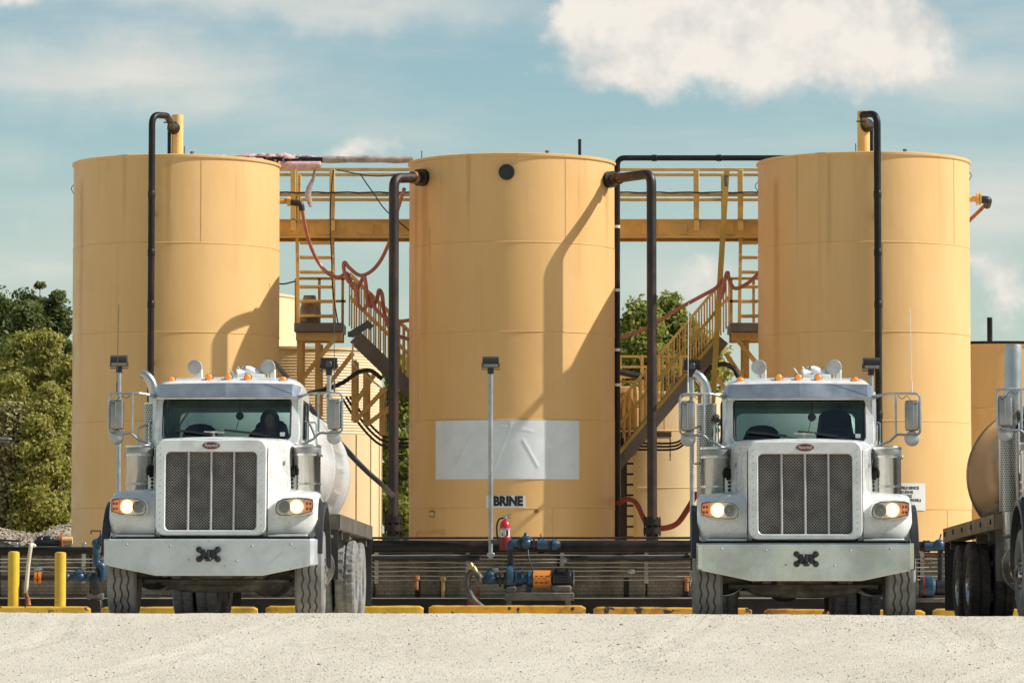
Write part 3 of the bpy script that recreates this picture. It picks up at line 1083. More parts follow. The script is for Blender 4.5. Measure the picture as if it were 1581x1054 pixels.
# ribbed insulated tank behind the left stairs
def ribbed_tank():
    Y, px, half, top = 70.0, 446, 142, 536
    rad = half * Y / F
    c = Vector((X_(px, Y), Y, 0))
    zt = Z_(top, Y - rad)
    t = thing('insulated_tank', 'cream tank with ribbed cladding under the left stairs', 'tank', (c.x, c.y, -.15))
    mb = MB()
    prof = [(rad, -.15), (rad, 3.0)]
    z = 3.0
    while z < zt - .06:
        prof += [(rad, z), (rad + .007, z + .018), (rad + .007, z + .030), (rad, z + .046)]
        z += .055
    prof.append((rad, zt))
    mb.lathe(prof, (c.x, c.y, 0), n=96, caps=False)
    part('ribbed_cladding', mb, 'tank_paint_pale', t, ang=20)
    for k in range(24):
        a = R(15 * k + 4)
        w = MB()
        w.bar((c.x + math.cos(a) * (rad + .006), c.y + math.sin(a) * (rad + .006), -.1), (c.x + math.cos(a) * (rad + .006), c.y + math.sin(a) * (rad + .006), 3.0), .03, .016)
        part('cladding_joint', w, 'tank_paint_pale', t)
    mb = MB()
    mb.lathe([(rad + .03, zt - .03), (rad + .03, zt + .02), (rad * .5, zt + .06), (0.02, zt + .12)], (c.x, c.y, 0), n=64, caps=False)
    part('roof', mb, 'tank_paint_pale', t)


ribbed_tank()


def stack_on(t, C, rad, zt, px, py_top, py_bot, r, material, dy=0.0, name='vent_stack'):
    mb = MB()
    Y = C.y + dy
    x = X_(px, Y, py_top)
    z1 = Z_(py_top, Y)
    mb.lathe([(r, zt - .02), (r, z1), (r - .015, z1), (r - .015, z1 - .2)], (x, Y, 0), n=24, caps=False)
    mb.lathe([(r + .05, zt), (r + .05, zt + .06), (r, zt + .06)], (x, Y, 0), n=24, caps=False)
    part(name, mb, material, t)
    return Vector((x, Y, z1))


stack_on(T1, C1, R1, ZT1, 274, 178, 238, .105, 'vent_yellow', 0.0)
stack_on(T3, C3, R3, ZT3, 1333, 172, 234, .11, 'vent_yellow', -0.1)
stack_on(T2, C2, R2, ZT2, 895, 215, 240, .028, 'black_pipe', 0.0, 'vent_pipe')
stack_on(T4, C4, R4, ZT4, 1528, 490, 527, .055, 'black_pipe', -.2, 'vent_stack')
mb = MB()
mb.lathe([(R4 + .035, ZT4 - .02), (R4 + .045, ZT4 + .035), (R4 - .05, ZT4 + .035)], (C4.x, C4.y, 0), n=96, caps=False)
part('rim_edge', mb, 'black_pipe', T4)
# roof fittings and small rods on the rims
for T, C, rad, zt, pxs in ((T1, C1, R1, ZT1, (284, 296)), (T2, C2, R2, ZT2, (651, 845)), (T3, C3, R3, ZT3, (1322, 1398))):
    for k, px in enumerate(pxs):
        p, n = on_tank(C, rad, px, 300)
        mb = MB().cyl((p.x, p.y + .05, zt - .02), (p.x, p.y + .05, zt + (.14 if k == 0 else .05)), .010 if k == 0 else .035, 8)
        part('rim_fitting', mb, 'steel_grey', T)
# black capped port on the middle tank
p, n = on_tank(C2, R2, 782.5, 266)
mb = MB().lathe([(.135, -.03), (.140, .035), (.135, .055), (.115, .06), (.110, .045), (.03, .045), (.03, .06), (.001, .062)], p, n, 32)
part('blind_port', mb, 'lamp_black', T2)
# name plate bracket and clean-out door at the foot of the middle tank
p, n = on_tank(C2, R2, 669, 793)
mb = MB().box(p + n * .012, (.12, .04, .11), None, .006)
part('plate_bracket', mb, 'steel_grey', T2)
mb = MB().box(p + n * .036, (.07, .015, .06), None)
part('name_plate', mb, 'yellow_steel', T2)
mb = MB()
pts = []
for (a, b) in ((642, 832), (644, 821), (666, 820), (687, 820), (688, 832)):
    q, n = on_tank(C2, R2, a, b, .012)
    pts.append(q)
mb.tube(pts, .016, 6)
for k in range(9):
    q, n = on_tank(C2, R2, 645 + 5 * k, 822.5, .02)
    mb.ball(q, .016, 6, 4)
part('clean_out_door', mb, 'tank_paint_b', T2)
p, n = on_tank(C2, R2, 828, 789, .006)
part('weld_scar', MB().box(p, (.06, .012, .05)), 'orange_rust', T2)
# wire loops on the flanks
for T, C, rad, px, py, s in ((T1, C1, R1, 114, 292, -1), (T3, C3, R3, 1171.5, 288, -1), (T3, C3, R3, 1497, 272, 1)):
    z = Z_(py, C.y)
    x = C.x + s * rad
    mb = MB().tube([(x, C.y, z + .09), (x + s * .05, C.y, z + .03), (x + s * .055, C.y, z), (x, C.y, z - .1)], .007, 6)
    part('wire_loop', mb, 'black_pipe', T)


# ---- sheet and signs
def wrapped(C, rad, pxc, pyc, vs, dr):
    """flat local XY shape (metres) bent round the tank wall, centred on the pixel"""
    p, n = on_tank(C, rad, pxc, pyc)
    a0 = math.atan2(p.x - C.x, -(p.y - C.y))
    out = []
    for v in vs:
        a = a0 + v[0] / rad
        r = rad + dr + v[2]
        out.append((C.x + math.sin(a) * r, C.y - math.cos(a) * r, p.z + v[1]))
    return out


def wrapped_plate(C, rad, pxc, pyc, w, h, dr, th, nx=24, nz=1, wob=None):
    mb = MB()
    vs, fs = [], []
    for lay in (0, 1):
        for j in range(nz + 1):
            for i in range(nx + 1):
                u, v = -w / 2 + w * i / nx, -h / 2 + h * j / nz
                d = (wob(u, v) if (wob and lay) else 0.0)
                vs.append((u, v, th * lay + d))
    S = (nx + 1) * (nz + 1)
    for j in range(nz):
        for i in range(nx):
            a = j * (nx + 1) + i
            fs.append((S + a, S + a + 1, S + a + nx + 2, S + a + nx + 1))
            fs.append((a, a + nx + 1, a + nx + 2, a + 1))
    rim = [i for i in range(nx + 1)] + [(j + 1) * (nx + 1) + nx for j in range(nz)] + [nz * (nx + 1) + i for i in range(nx - 1, -1, -1)] + [j * (nx + 1) for j in range(nz - 1, 0, -1)]
    for k in range(len(rim)):
        a, b = rim[k], rim[(k + 1) % len(rim)]
        fs.append((a, b, S + b, S + a))
    mb.add(wrapped(C, rad, pxc, pyc, vs, dr), fs)
    return mb


def arc_width(C, rad, px0, px1, py):
    a, _ = on_tank(C, rad, px0, py)
    b, _ = on_tank(C, rad, px1, py)
    f = lambda q: math.atan2(q.x - C.x, -(q.y - C.y))
    return (f(b) - f(a)) * rad, (f(a) + f(b)) / 2


def centre_px(C, rad, mid, py):
    x, y = C.x + math.sin(mid) * rad, C.y - math.cos(mid) * rad
    return 790.5 + x / y * F * (1.0 / 1.0)


w, mid = arc_width(C2, R2, 673.5, 893.5, 694)
cpx = centre_px(C2, R2, mid, 694) / 1.0


def crease(u, v):
    d = 0.0
    for (x0, y0, x1, y1, s, a) in ((-.30, -.60, .10, .44, .022, .016), (.30, .16, .56, -.30, .016, .020), (-.98, -.40, -.60, .24, .02, .014), (-.1, .40, .45, .32, .018, .012),
                                   (.70, .5, .8, .40, .02, .015), (1.1, .5, 1.2, .4, .02, .01), (-.92, -.05, -.7, -.02, .02, .01), (1.2, -.3, 1.3, -.42, .02, .012)):
        L2 = (x1 - x0) ** 2 + (y1 - y0) ** 2
        t = max(0, min(1, ((u - x0) * (x1 - x0) + (v - y0) * (y1 - y0)) / L2))
        q = math.hypot(u - x0 - t * (x1 - x0), v - y0 - t * (y1 - y0))
        d += .6 * a * math.exp(-(q / s) ** 2)
    return d + .006 * (mnoise.noise(Vector((u * 2.2, v * 2.2, 0))) + 1)


mb = wrapped_plate(C2, R2, cpx, 693.5, w, 91 * (C2.y - R2) / F, .004, .004, 120, 48, crease)
single('vinyl_sheet', mb, 'banner', 'blank white vinyl sheet stuck round the front of the middle tank', 'sheet', ang=80)


def sign(C, rad, px0, px1, py0, py1, lines, name, label, xs):
    pyc = (py0 + py1) / 2
    w, mid = arc_width(C, rad, px0, px1, pyc)
    cp = centre_px(C, rad, mid, pyc)
    k = (C.y - rad) / F
    h = (py1 - py0) * k
    p, n = on_tank(C, rad, cp, pyc)
    t = thing(name, label, 'sign', (p.x, p.y, p.z - h / 2))
    part('plate', wrapped_plate(C, rad, cp, pyc, w, h, .008, .004, 16), 'label_white', t)
    mb = MB()
    for (txt, off, size, bold, xscale, dx) in lines:
        vs, fs = text_mesh(txt, size * k, bold, 0.0, xscale, .0015, 1.0)
        vs = [(v[0] + dx * k, v[1] - (off - (py1 - py0) / 2) * k, v[2]) for v in vs]
        mb.add(wrapped(C, rad, cp, pyc, vs, .0145), fs)
    part('lettering', mb, 'label_black', t, smooth=False)
    return t


sign(C2, R2, 751, 811, 764.5, 783.5, [('BRINE', 9.3, 19.5, .013, .86, 3.5)], 'brine_sign', 'white sign reading BRINE on the middle tank', 1)
sign(C3, R3, 1362, 1428.5, 745.5, 787.5, [('COR OILFIELD SERVICES', 7.5, 6.4, .0016, .68, 1), ('WELL NO SDS=02', 14, 6.4, .0016, .68, -3), ('PERMIT #4332', 20.3, 6.4, .0016, .68, -1),
                                          ('EMERGENCY TELEPHONE #', 26.5, 6.4, .0016, .68, 1), ('330-8359', 33.6, 8.6, .0022, .68, 0)], 'well_sign',
     'white sign with black well and permit lettering on the right tank', 1)

# ------------------------------------------------------------------ containment wall and pipes along it
WY = 55.2


def build_wall():
    t = thing('containment_wall', 'low brick-patterned concrete wall in front of the tanks', 'wall', (0, WY, -.2))
    edges = [-700, -560, -420, -280, -140, 0, 140, 281, 430, 578, 722, 862, 998, 1140, 1280, 1420, 1560, 1700, 1840, 1980, 2120]
    zt, zb = Z_(856, WY), Z_(922, WY)
    for a, b in zip(edges[:-1], edges[1:]):
        mb = MB().bx(X_(a, WY) + .012, X_(b, WY) - .012, WY, WY + .28, zb, zt - .0, .012, 1)
        part('wall_panel', mb, 'wall_concrete', t)
        # board-marked ribs standing proud of the panel
        mb = MB()
        for k in range(7):
            z = zb + .05 + (zt - zb - .1) * k / 6
            mb.bx(X_(a, WY) + .05, X_(b, WY) - .05, WY - .010, WY + .002, z - .006, z + .006)
        part('panel_rib', mb, 'wall_concrete', t)
        mb = MB().bx(X_(a, WY) - .012, X_(a, WY) + .012, WY + .02, WY + .2, zb, zt - .01)
        part('panel_joint', mb, 'concrete_dark', t)
    x0, x1 = X_(-700, WY), X_(2120, WY)
    part('footing', MB().bx(x0, x1, WY - .22, WY + .3, -.25, zb - .012, .01, 1), 'concrete_dark', t)  # near-black colour carries the shadow along the wall base
    part('footing_edge', MB().bx(x0, x1, WY - .235, WY - .18, zb - .014, zb + .004, .003, 1), 'conduit', t)
    part('coping', MB().bx(x0, x1, WY - .05, WY + .33, zt + .003, zt + .035, .008, 1), 'concrete_dark', t)
    # dark stains below the fittings, added as thin raised strips
    for px in (683, 967, 866, 1058, 645, 30, 330, 1300):
        part('dark_stain', MB().bx(X_(px - 4, WY), X_(px + 4, WY), WY - .018, WY + .005, zb, Z_(892, WY)), 'concrete_dark', t)


build_wall()


def straight_pipe(name, a, b, r, material, label, cat='pipe', group=None, flanges=(), n=16):
    t = thing(name, label, cat, (Vector(a) + Vector(b)) / 2, group=group)
    part('pipe_run', MB().cyl(a, b, r, n), material, t)
    d = (Vector(b) - Vector(a))
    for q in flanges:
        c = Vector(a) + d * q
        u = d.normalized()
        part('flange', MB().lathe([(r, -.05), (r * 1.22, -.05), (r * 1.22, -.008), (r * 1.1, -.008), (r * 1.1, .008), (r * 1.22, .008), (r * 1.22, .05), (r, .05)], c, u, 20), material, t)
    return t


PY = 54.85
zp = Z_(843, PY)
straight_pipe('header_pipe', (X_(560, PY), PY, zp), (X_(1110, PY), PY, zp), .092, 'black_pipe', 'thick black pipe along the wall below the middle tank', flanges=(.02, .5, .98), n=24)
straight_pipe('header_pipe', (X_(1380, PY), PY, zp), (X_(1800, PY), PY, zp), .075, 'black_pipe', 'black pipe on the wall between right truck and truck at the edge', flanges=(.12, .9), n=24)
straight_pipe('header_pipe', (X_(-120, PY), PY, Z_(849, PY)), (X_(150, PY), PY, Z_(849, PY)), .052, 'black_pipe', 'dark pipe along the wall top behind the yellow bollards', n=20)
straight_pipe('rail_pipe', (X_(560, 55.6), 55.6, Z_(830, 55.6)), (X_(1110, 55.6), 55.6, Z_(830, 55.6)), .018, 'rust_pipe', 'thin dark rail pipe just above the thick wall pipe', n=8)
for (a, b, lab) in ((575, 740, 'green-black hose along the wall top left of the extinguisher'), (880, 1075, 'green-black hose along the wall top right of the pump')):
    pts = [(X_(a + (b - a) * k / 10, WY - .1), WY - .12, Z_(861 + random.uniform(-1, 1), WY)) for k in range(11)]
    single('wall_hose', MB().tube(spline(pts, 4), .035, 8), 'black_rubber', lab, 'hose')


def conduits(px0, px1, rows, brackets, label, group, boxes=()):
    Y = WY - .09
    t = thing('conduit_rack', label, 'conduit', ((X_(px0, Y) + X_(px1, Y)) / 2, Y, Z_(895, Y)), group=group)
    for k, (py, r) in enumerate(rows):
        z = Z_(py, Y)
        n = 14
        pts = []
        for i in range(n + 1):
            q = px0 + (px1 - px0) * i / n
            pts.append((X_(q, Y), Y + random.uniform(-.006, .006), z + random.uniform(-.007, .007)))
        part('conduit_run', MB().tube(spline(pts, 3), r, 8), 'conduit', t)
    for q in brackets:
        mb = MB().bx(X_(q, Y) - .030, X_(q, Y) + .030, Y + .02, Y + .055, Z_(900, Y), Z_(838, Y))
        mb.bx(X_(q, Y) - .022, X_(q, Y) + .022, Y + .012, Y + .02, Z_(838, Y), Z_(846, Y))
        part('strut', mb, 'conduit', t)
        part('strut_cap', MB().bx(X_(q, Y) - .034, X_(q, Y) + .034, Y + .008, Y + .06, Z_(842, Y), Z_(837, Y), .006, 1), 'galvanised', t)
    for (q, py) in boxes:
        mb = MB().cyl((X_(q - 5, Y), Y - .03, Z_(py, Y)), (X_(q + 5, Y), Y - .03, Z_(py, Y)), .035, 10)
        mb.box((X_(q, Y), Y - .04, Z_(py, Y)), (.06, .05, .07), None, .01)
        part('conduit_fitting', mb, 'galvanised', t)
    return t


ROWS = [(857.0, .010), (862.5, .009), (868.0, .009), (875.0, .008), (881.0, .009), (889.0, .009), (895.0, .008)]
conduits(560, 1100, ROWS, (581, 722, 868, 998), 'bank of steel conduits along the wall between the two front trucks', 'conduit banks on the wall', ((765, 880), (975, 882), (870, 864)))
conduits(-120, 160, ROWS[1:6], (24, 129), 'bank of steel conduits on the wall behind the bollards', 'conduit banks on the wall', ((62, 880),))
conduits(1405, 1700, ROWS[1:], (1424, 1560), 'bank of steel conduits on the wall beside the right edge truck', 'conduit banks on the wall')
# bits of pipe hanging down from the conduits
for k, (px, y0, y1, m, lab) in enumerate(((643, 890, 910, 'orange_rust', 'small orange rusted pipe stub on the wall left of the pump'), (1060, 893, 912, 'orange_rust', 'small orange rusted pipe stub on the wall beside the right truck'),
                                          (684, 892, 922, 'brass', 'brown pipe fitting with pale cap on the wall beside the suction hose'))):
    Y = WY - .16
    mb = MB().cyl((X_(px, Y), Y, Z_(y0, Y)), (X_(px, Y), Y, Z_(y1, Y)), .032, 12)
    mb.lathe([(.032, 0), (.052, .0), (.052, .05), (.032, .06)], (X_(px, Y), Y, Z_(y0 + 4, Y)), (0, 0, 1), 12)
    mb.cyl((X_(px, Y), Y, Z_(y0 + 2, Y)), (X_(px, Y), WY, Z_(y0 + 2, Y)), .02, 8)
    if m == 'brass':
        mb.cyl((X_(px, Y), Y, Z_(y1, Y)), (X_(px, Y), Y, -.2), .03, 10)
    single('pipe_stub', mb, m, lab, 'pipe')


# ------------------------------------------------------------------ process pipes on the tanks
def gooseneck(C, rad, px, px_end, py_end, py_top, py_bot, r, vent, label, side):
    Yp = C.y - rad - .30
    x = X_(px, Yp, 400)
    ztop = Z_(py_top, Yp)
    e = at(px_end, py_end, C.y - .05)
    t = thing('fill_pipe', label, 'pipe', (x, Yp, Z_(py_bot, Yp)))
    zt = ztop - r
    pts = bend([(x, Yp, -.1), (x, Yp, zt), (x + side * .22, Yp + .35, zt + .02), (e.x, e.y - .2, e.z)], .20, 8)
    part('pipe_run', MB().tube(pts, r, 16), 'black_pipe', t)
    d = Vector((.35 * side, .9, -.25)).normalized()
    part('end_flange', MB().lathe([(r, -.12), (r * 1.9, -.06), (r * 1.9, .02), (r * .8, .02)], (e.x, e.y - .16, e.z), d, 20), 'black_pipe', t)
    # thin support behind the neck
    part('support', MB().cyl((e.x - side * .10, e.y, e.z + .05), (e.x - side * .10, e.y, ZT1 - .05), .032, 10), 'black_pipe', t)
    part('valve_handle', MB().cyl((x + side * .17, Yp + .3, zt - .1), (x + side * .33, Yp + .3, zt - .1), .012, 6).cyl((x + side * .25, Yp + .3, zt - .18), (x + side * .25, Yp + .3, zt), .012, 6), 'black_pipe', t)
    for py in (300, 390, 470, 640):
        z = Z_(py, Yp)
        part('pipe_coupling', MB().lathe([(r, -.06), (r * 1.12, -.05), (r * 1.12, .05), (r, .06)], (x, Yp, z), (0, 0, 1), 16), 'black_pipe', t)
    for py in (330, 560, 720):
        z = Z_(py, Yp)
        part('stand_off', MB().bx(x - .02, x + .02, Yp, C.y - rad + .06, z - .03, z + .03), 'black_pipe', t)
    return t


gooseneck(C1, R1, 233.5, 270, 200, 172, 830, .058, None, 'black gooseneck pipe running up the front of the left tank', 1)
gooseneck(C3, R3, 1355.5, 1337, 196, 170, 830, .062, None, 'black gooseneck pipe running up the front of the right tank', -1)


def drop_pipe(C, rad, pxn, pyn, pxp, pytop, Yp, r, label, flange_py):
    p, n = on_tank(C, rad, pxn, pyn)
    x = X_(pxp, Yp, 400)
    zt = Z_(pytop, Yp)
    t = thing('overflow_pipe', label, 'pipe', (x, Yp, Z_(830, Yp)))
    a = p - n * .05
    d = (Vector((x, Yp, zt)) - p)
    q = p + d * .28
    part('pipe_run', MB().tube(bend([a, Vector((x, Yp, zt)), (x, Yp, Z_(827, Yp))], .20, 9), r, 20), 'rust_pipe', t)
    u = d.normalized()
    part('nozzle_flange', MB().lathe([(r, -.06), (r * 1.75, -.05), (r * 1.75, 0), (r * 1.3, .005), (r * 1.3, .03), (r * 1.7, .035), (r * 1.7, .085), (r, .09)], p + u * .10, u, 24), 'lamp_black', t)
    part('union', MB().lathe([(r, -.05), (r * 1.25, -.04), (r * 1.25, .04), (r, .05)], p + u * .34, u, 20), 'orange_rust' if pxp < 800 else 'black_pipe', t)
    part('neck_ring', MB().lathe([(r * 1.6, -.02), (r * 1.7, .02), (r * 1.1, .03)], p, n, 24), 'orange_rust', t)
    z = Z_(flange_py, Yp)
    mb = MB().lathe([(r, -.14), (r * 1.8, -.13), (r * 1.8, -.02), (r * 1.2, -.015), (r * 1.2, .015), (r * 1.8, .02), (r * 1.8, .12), (r, .13)], (x, Yp, z), (0, 0, 1), 20)
    for k in range(8):
        an = 2 * math.pi * k / 8
        mb.cyl((x + math.cos(an) * r * 1.55, Yp + math.sin(an) * r * 1.55, z - .17), (x + math.cos(an) * r * 1.55, Yp + math.sin(an) * r * 1.55, z + .16), .016, 6)
    part('base_valve', mb, 'black_pipe', t)
    part('base_pipe', MB().cyl((x, Yp, z - .1), (x, Yp, -.1), r * 1.25, 18), 'black_pipe', t)
    return t


drop_pipe(C2, R2, 655, 274, 608, 275, 62.2, .088, 'rusty dark drop pipe left of the middle tank', 808)
drop_pipe(C2, R2, 937, 278, 1006, 268, 62.2, .085, 'dark brown drop pipe right of the middle tank', 812)

# riser along the right edge of the middle tank that crosses to the right tank
Yr = 63.9
t = thing('crossover_pipe', 'thin black riser beside the middle tank crossing to the right tank top', 'pipe', (X_(953, Yr), Yr, 0))
pts = bend([(X_(953, Yr, 800), Yr, -.1), (X_(953, Yr, 244), Yr, Z_(244, Yr)), (X_(1260, Yr, 244), Yr, Z_(244, Yr))], .14, 8)
part('pipe_run', MB().tube(pts, .050, 16), 'black_pipe', t)
for py in (350, 448, 540, 594):
    z = Z_(py, Yr)
    part('pipe_clamp', MB().lathe([(.050, -.025), (.056, -.025), (.056, .025), (.050, .025)], (X_(953, Yr, 500), Yr, z), (0, 0, 1), 14), 'label_white', t)
for q in (1010, 1110):
    part('pipe_coupling', MB().lathe([(.05, -.05), (.06, -.04), (.06, .04), (.05, .05)], (X_(q, Yr, 244), Yr, Z_(244, Yr)), (1, 0, 0), 14), 'black_pipe', t)

# insulated pipe between the left and middle tank tops
Yi = 64.1
t = thing('insulated_pipe', 'pipe with torn pink insulation between the left and middle tank tops', 'pipe', (X_(480, Yi, 245), Yi, Z_(246, Yi)))
z0 = Z_(246, Yi)
part('pipe_run', MB().cyl((X_(320, Yi, 245), Yi, Z_(244, Yi)), (X_(500, Yi, 245), Yi, Z_(247, Yi)), .050, 14), 'black_pipe', t)
part('insulated_run', MB().tube([(X_(498 + 14 * k, Yi, 245), Yi, Z_(246.2 + .4 * math.sin(k), Yi)) for k in range(11)], [.062 + .006 * math.sin(k * 1.7) for k in range(11)], 14), 'insulation_grey', t)
mb = MB()
nz, na = 56, 14
loops = []
for k in range(nz + 1):
    q = 322 + (502 - 322) * k / nz
    c = Vector((X_(q, Yi, 243), Yi + .06, Z_(243.0, Yi)))
    w = .05 + .09 * math.sin(math.pi * k / nz) ** .6
    L = []
    for a in range(na):
        an = 2 * math.pi * a / na
        rr = w * (0.75 + .55 * mnoise.noise(Vector((q * .11, math.cos(an) * 1.5, math.sin(an) * 1.5 + 4))) + .3 * mnoise.noise(Vector((q * .5, math.cos(an) * 3, math.sin(an) * 3))))
        L.append(c + Vector((0, math.cos(an) * rr * 1.1, math.sin(an) * rr * .8 - .02)))
    loops.append(L)
part('torn_insulation', mb.loft(loops, True, True, True), 'insulation_pink', t, ang=80)
mb = MB()
loops = []
for k in range(22):
    q = 430 + 66 * k / 21
    d = .10 * math.sin(math.pi * k / 21) ** .5 + .02 * mnoise.noise(Vector((q * .3, 0, 0)))
    c = Vector((X_(q, Yi, 252), Yi - .02, Z_(254, Yi)))
    loops.append([c + Vector((0, -.05, .05)), c + Vector((0, -.07, -.02)), c + Vector((0, -.03, -.05 - d * .5)), c + Vector((0, .05, -.04 - d * .3)), c + Vector((0, .06, .05))])
part('hanging_insulation', mb.loft(loops, True, True, True), 'insulation_pink', t, ang=80)
strip = [(486, 262), (484, 275), (478, 288), (475, 300), (478, 312), (480, 320)]
mb = MB()
L = []
for k, (a, b) in enumerate(strip):
    p = at(a, b, Yi - .06)
    w = (.02, .03, .05, .06, .05, .03)[k]
    L.append([p + Vector((-w, 0, 0)), p + Vector((0, -.015, 0)), p + Vector((w, .01, 0)), p + Vector((0, .012, 0))])
part('hanging_strip', mb.loft(L, True, True, True), 'insulation_grey', t, ang=80)

# ------------------------------------------------------------------ walkway, stairs
WK = 66.05                       # front face of the elevated walkway
WK2 = 66.95


def build_walkway():
    x0, x1 = X_(330, WK, 350), X_(1290, WK, 350)
    zt, zb = Z_(338.5, WK), Z_(367, WK)
    t = thing('elevated_walkway', 'yellow steel walkway bridging behind the tops of the three tall tanks', 'walkway', ((x0 + x1) / 2, (WK + WK2) / 2, zb))
    for k, Y in enumerate((WK, WK2)):
        mb = MB().bx(x0, x1, Y, Y + .012, zb + .02, zt)
        mb.bx(x0, x1, Y - .05, Y + .012, zb, zb + .02)
        mb.bx(x0, x1, Y - .05, Y + .012, zt - .016, zt)
        part('beam', mb, 'yellow_steel', t)
    for a in range(330, 1290, 60):
        part('deck_plank', MB().bx(X_(a, WK, 350) + .01, X_(a + 60, WK, 350) - .01, WK + .02, WK2 - .01, zt - .05, zt - .02), 'steel_grey', t)
    for q in (352, 452, 486, 551, 590, 990, 1036, 1108, 1150, 1240):        # stiffener plates on the beam web
        part('web_plate', MB().bx(X_(q, WK, 350), X_(q, WK, 350) + .30, WK - .014, WK, zb + .07, zt - .07, .004, 1), 'yellow_steel', t)
    zr, zm = Z_(262, WK), Z_(301, WK)
    for Y, s in ((WK - .02, 0), (WK2 + .02, 1)):
        part('top_rail', MB().bx(x0, x1, Y - .02, Y + .02, zr - .03, zr + .03, .006, 1), 'yellow_steel', t)
        part('mid_rail', MB().bx(x0, x1, Y - .02, Y + .02, zm - .03, zm + .03, .006, 1), 'yellow_steel', t)
        for q in ((376, 453, 513, 640, 700, 860, 1075, 1143, 1230) if s == 0 else (456, 640, 700, 1122, 1230)):
            x = X_(q, WK, 300)
            part('rail_post', MB().bx(x - .05, x + .05, Y - .03, Y + .03, zb + .12, zr, .006, 1), 'yellow_steel', t)
    # cable laid along the middle rail
    pts = [(x0 + (x1 - x0) * k / 60, WK - .055, zm + .04 + .008 * math.sin(k * 2.1)) for k in range(61)]
    part('rail_cable', MB().tube(pts, .016, 6), 'black_rubber', t)


build_walkway()


def cable(name, pix, Y, r, material, label, cat, n=6, ns=8):
    pts = [at(p[0], p[1], p[2] if len(p) > 2 else Y) for p in pix]
    return single(name, MB().tube(spline(pts, n), r, ns), material, label, cat)


def stair_tower(label, lx0, lx1, plat, flight, s, cols, braces):
    """steep ladder up to the walkway, landing, and a straight flight going down; s = +1 flight runs to the right"""
    Ya, Yb = WK + .06, WK2 - .05
    za, zl = Z_(367, Ya), Z_(500, Ya)
    t = thing('stair_tower', label, 'stairs', (X_((plat[0] + plat[1]) / 2, Ya, 500), (Ya + Yb) / 2, -.15))
    # steep ladder, its foot nearer the camera than its head
    for px in (lx0, lx1):
        part('ladder_stile', MB().bar((X_(px, Ya, 500), Ya - .10, zl), (X_(px - 4 * s, Ya, 262), Ya + .05, Z_(262 if px == lx0 else 340, Ya)), .055, .11), 'yellow_steel', t)
    for k in range(6):
        py = 375 + (488 - 375) * k / 5.0
        q0, q1 = lx0 + 2, lx1 - 2
        part('tread', MB().bx(X_(q0, Ya, py), X_(q1, Ya, py), Ya - .10, Ya + .12, Z_(py + 2, Ya), Z_(py - 2.2, Ya), .006, 1), 'yellow_steel', t)
    # landing
    x0, x1 = X_(plat[0], Ya, 500), X_(plat[1], Ya, 500)
    part('landing', MB().bx(x0, x1, Ya - .2, Yb + .1, Z_(513, Ya), Z_(499, Ya), .01, 1), 'stringer_grey', t)
    part('landing_beam', MB().bx(x0 + .03, x1 - .03, Ya - .12, Ya + .02, Z_(526, Ya), Z_(513, Ya) - .004, .006, 1), 'yellow_steel', t)
    part('landing_beam', MB().bx(x0 + .03, x1 - .03, Yb - .1, Yb, Z_(526, Ya), Z_(513, Ya) - .004, .006, 1), 'yellow_steel', t)
    # flight
    (fx0, fy0), (fx1, fy1) = flight
    for Y in (Ya - .12, Yb):
        a, b = at(fx0, fy0, Ya), at(fx1, fy1, Ya)
        a.y = b.y = Y
        part('stringer', MB().bar(a + (b - a) * .045, b, .05, .27), 'stringer_grey', t)
        L = (b - a)
        nb = 26
        up = Vector((0, 0, .95))
        for h, nm in ((1.0, 'handrail'), (.55, 'mid_rail')):
            part(nm, MB().bar(a + up * h + Vector((0, 0, .12)), b + up * h + Vector((0, 0, .12)), .045, .05), 'yellow_steel', t)
        for k in range(nb + 1):
            q = a + L * (k / nb)
            part('baluster', MB().bx(q.x - .014, q.x + .014, q.y - .014, q.y + .014, q.z + .1, q.z + 1.06), 'yellow_steel' if Y < 66.5 else 'vent_yellow', t)
    a, b = at(fx0, fy0, Ya), at(fx1, fy1, Ya)
    ns = int(abs(b.z - a.z) / .2)
    for k in range(1, ns):
        q = a.lerp(b, k / ns)
        part('step', MB().bx(q.x - .13, q.x + .13, Ya - .09, Yb - .03, q.z - .02, q.z + .02), 'steel_grey', t)
    # railing on the landing
    zr = Z_(430, Yb)
    for (qx, Y) in ((plat[0] + 2, Yb), (plat[1] - 2, Yb), ((plat[0] + plat[1]) / 2, Yb)):
        part('landing_post', MB().bx(X_(qx, Y, 480) - .025, X_(qx, Y, 480) + .025, Y - .02, Y + .02, Z_(500, Y), zr), 'yellow_steel', t)
    for h in (zr, (zr + Z_(500, Yb)) / 2):
        part('landing_rail', MB().bx(x0, x1, Yb - .02, Yb + .02, h - .025, h + .025), 'yellow_steel', t)
    for (cx, cy, cb) in cols:
        for Y in (Ya - .02, Yb):
            part('column', MB().bx(X_(cx, Ya, cy) - .05, X_(cx, Ya, cy) + .05, Y - .05, Y + .05, -.15 if cb is None else Z_(cb, Ya), Z_(cy, Ya), .006, 1), 'yellow_steel', t)
    for (p, q) in braces:
        part('brace', MB().bar(at(*p, Ya - .1), at(*q, Ya - .1), .08, .08), 'yellow_steel', t)
        part('brace', MB().bar(at(*p, Yb), at(*q, Yb), .08, .08), 'yellow_steel', t)
    return t


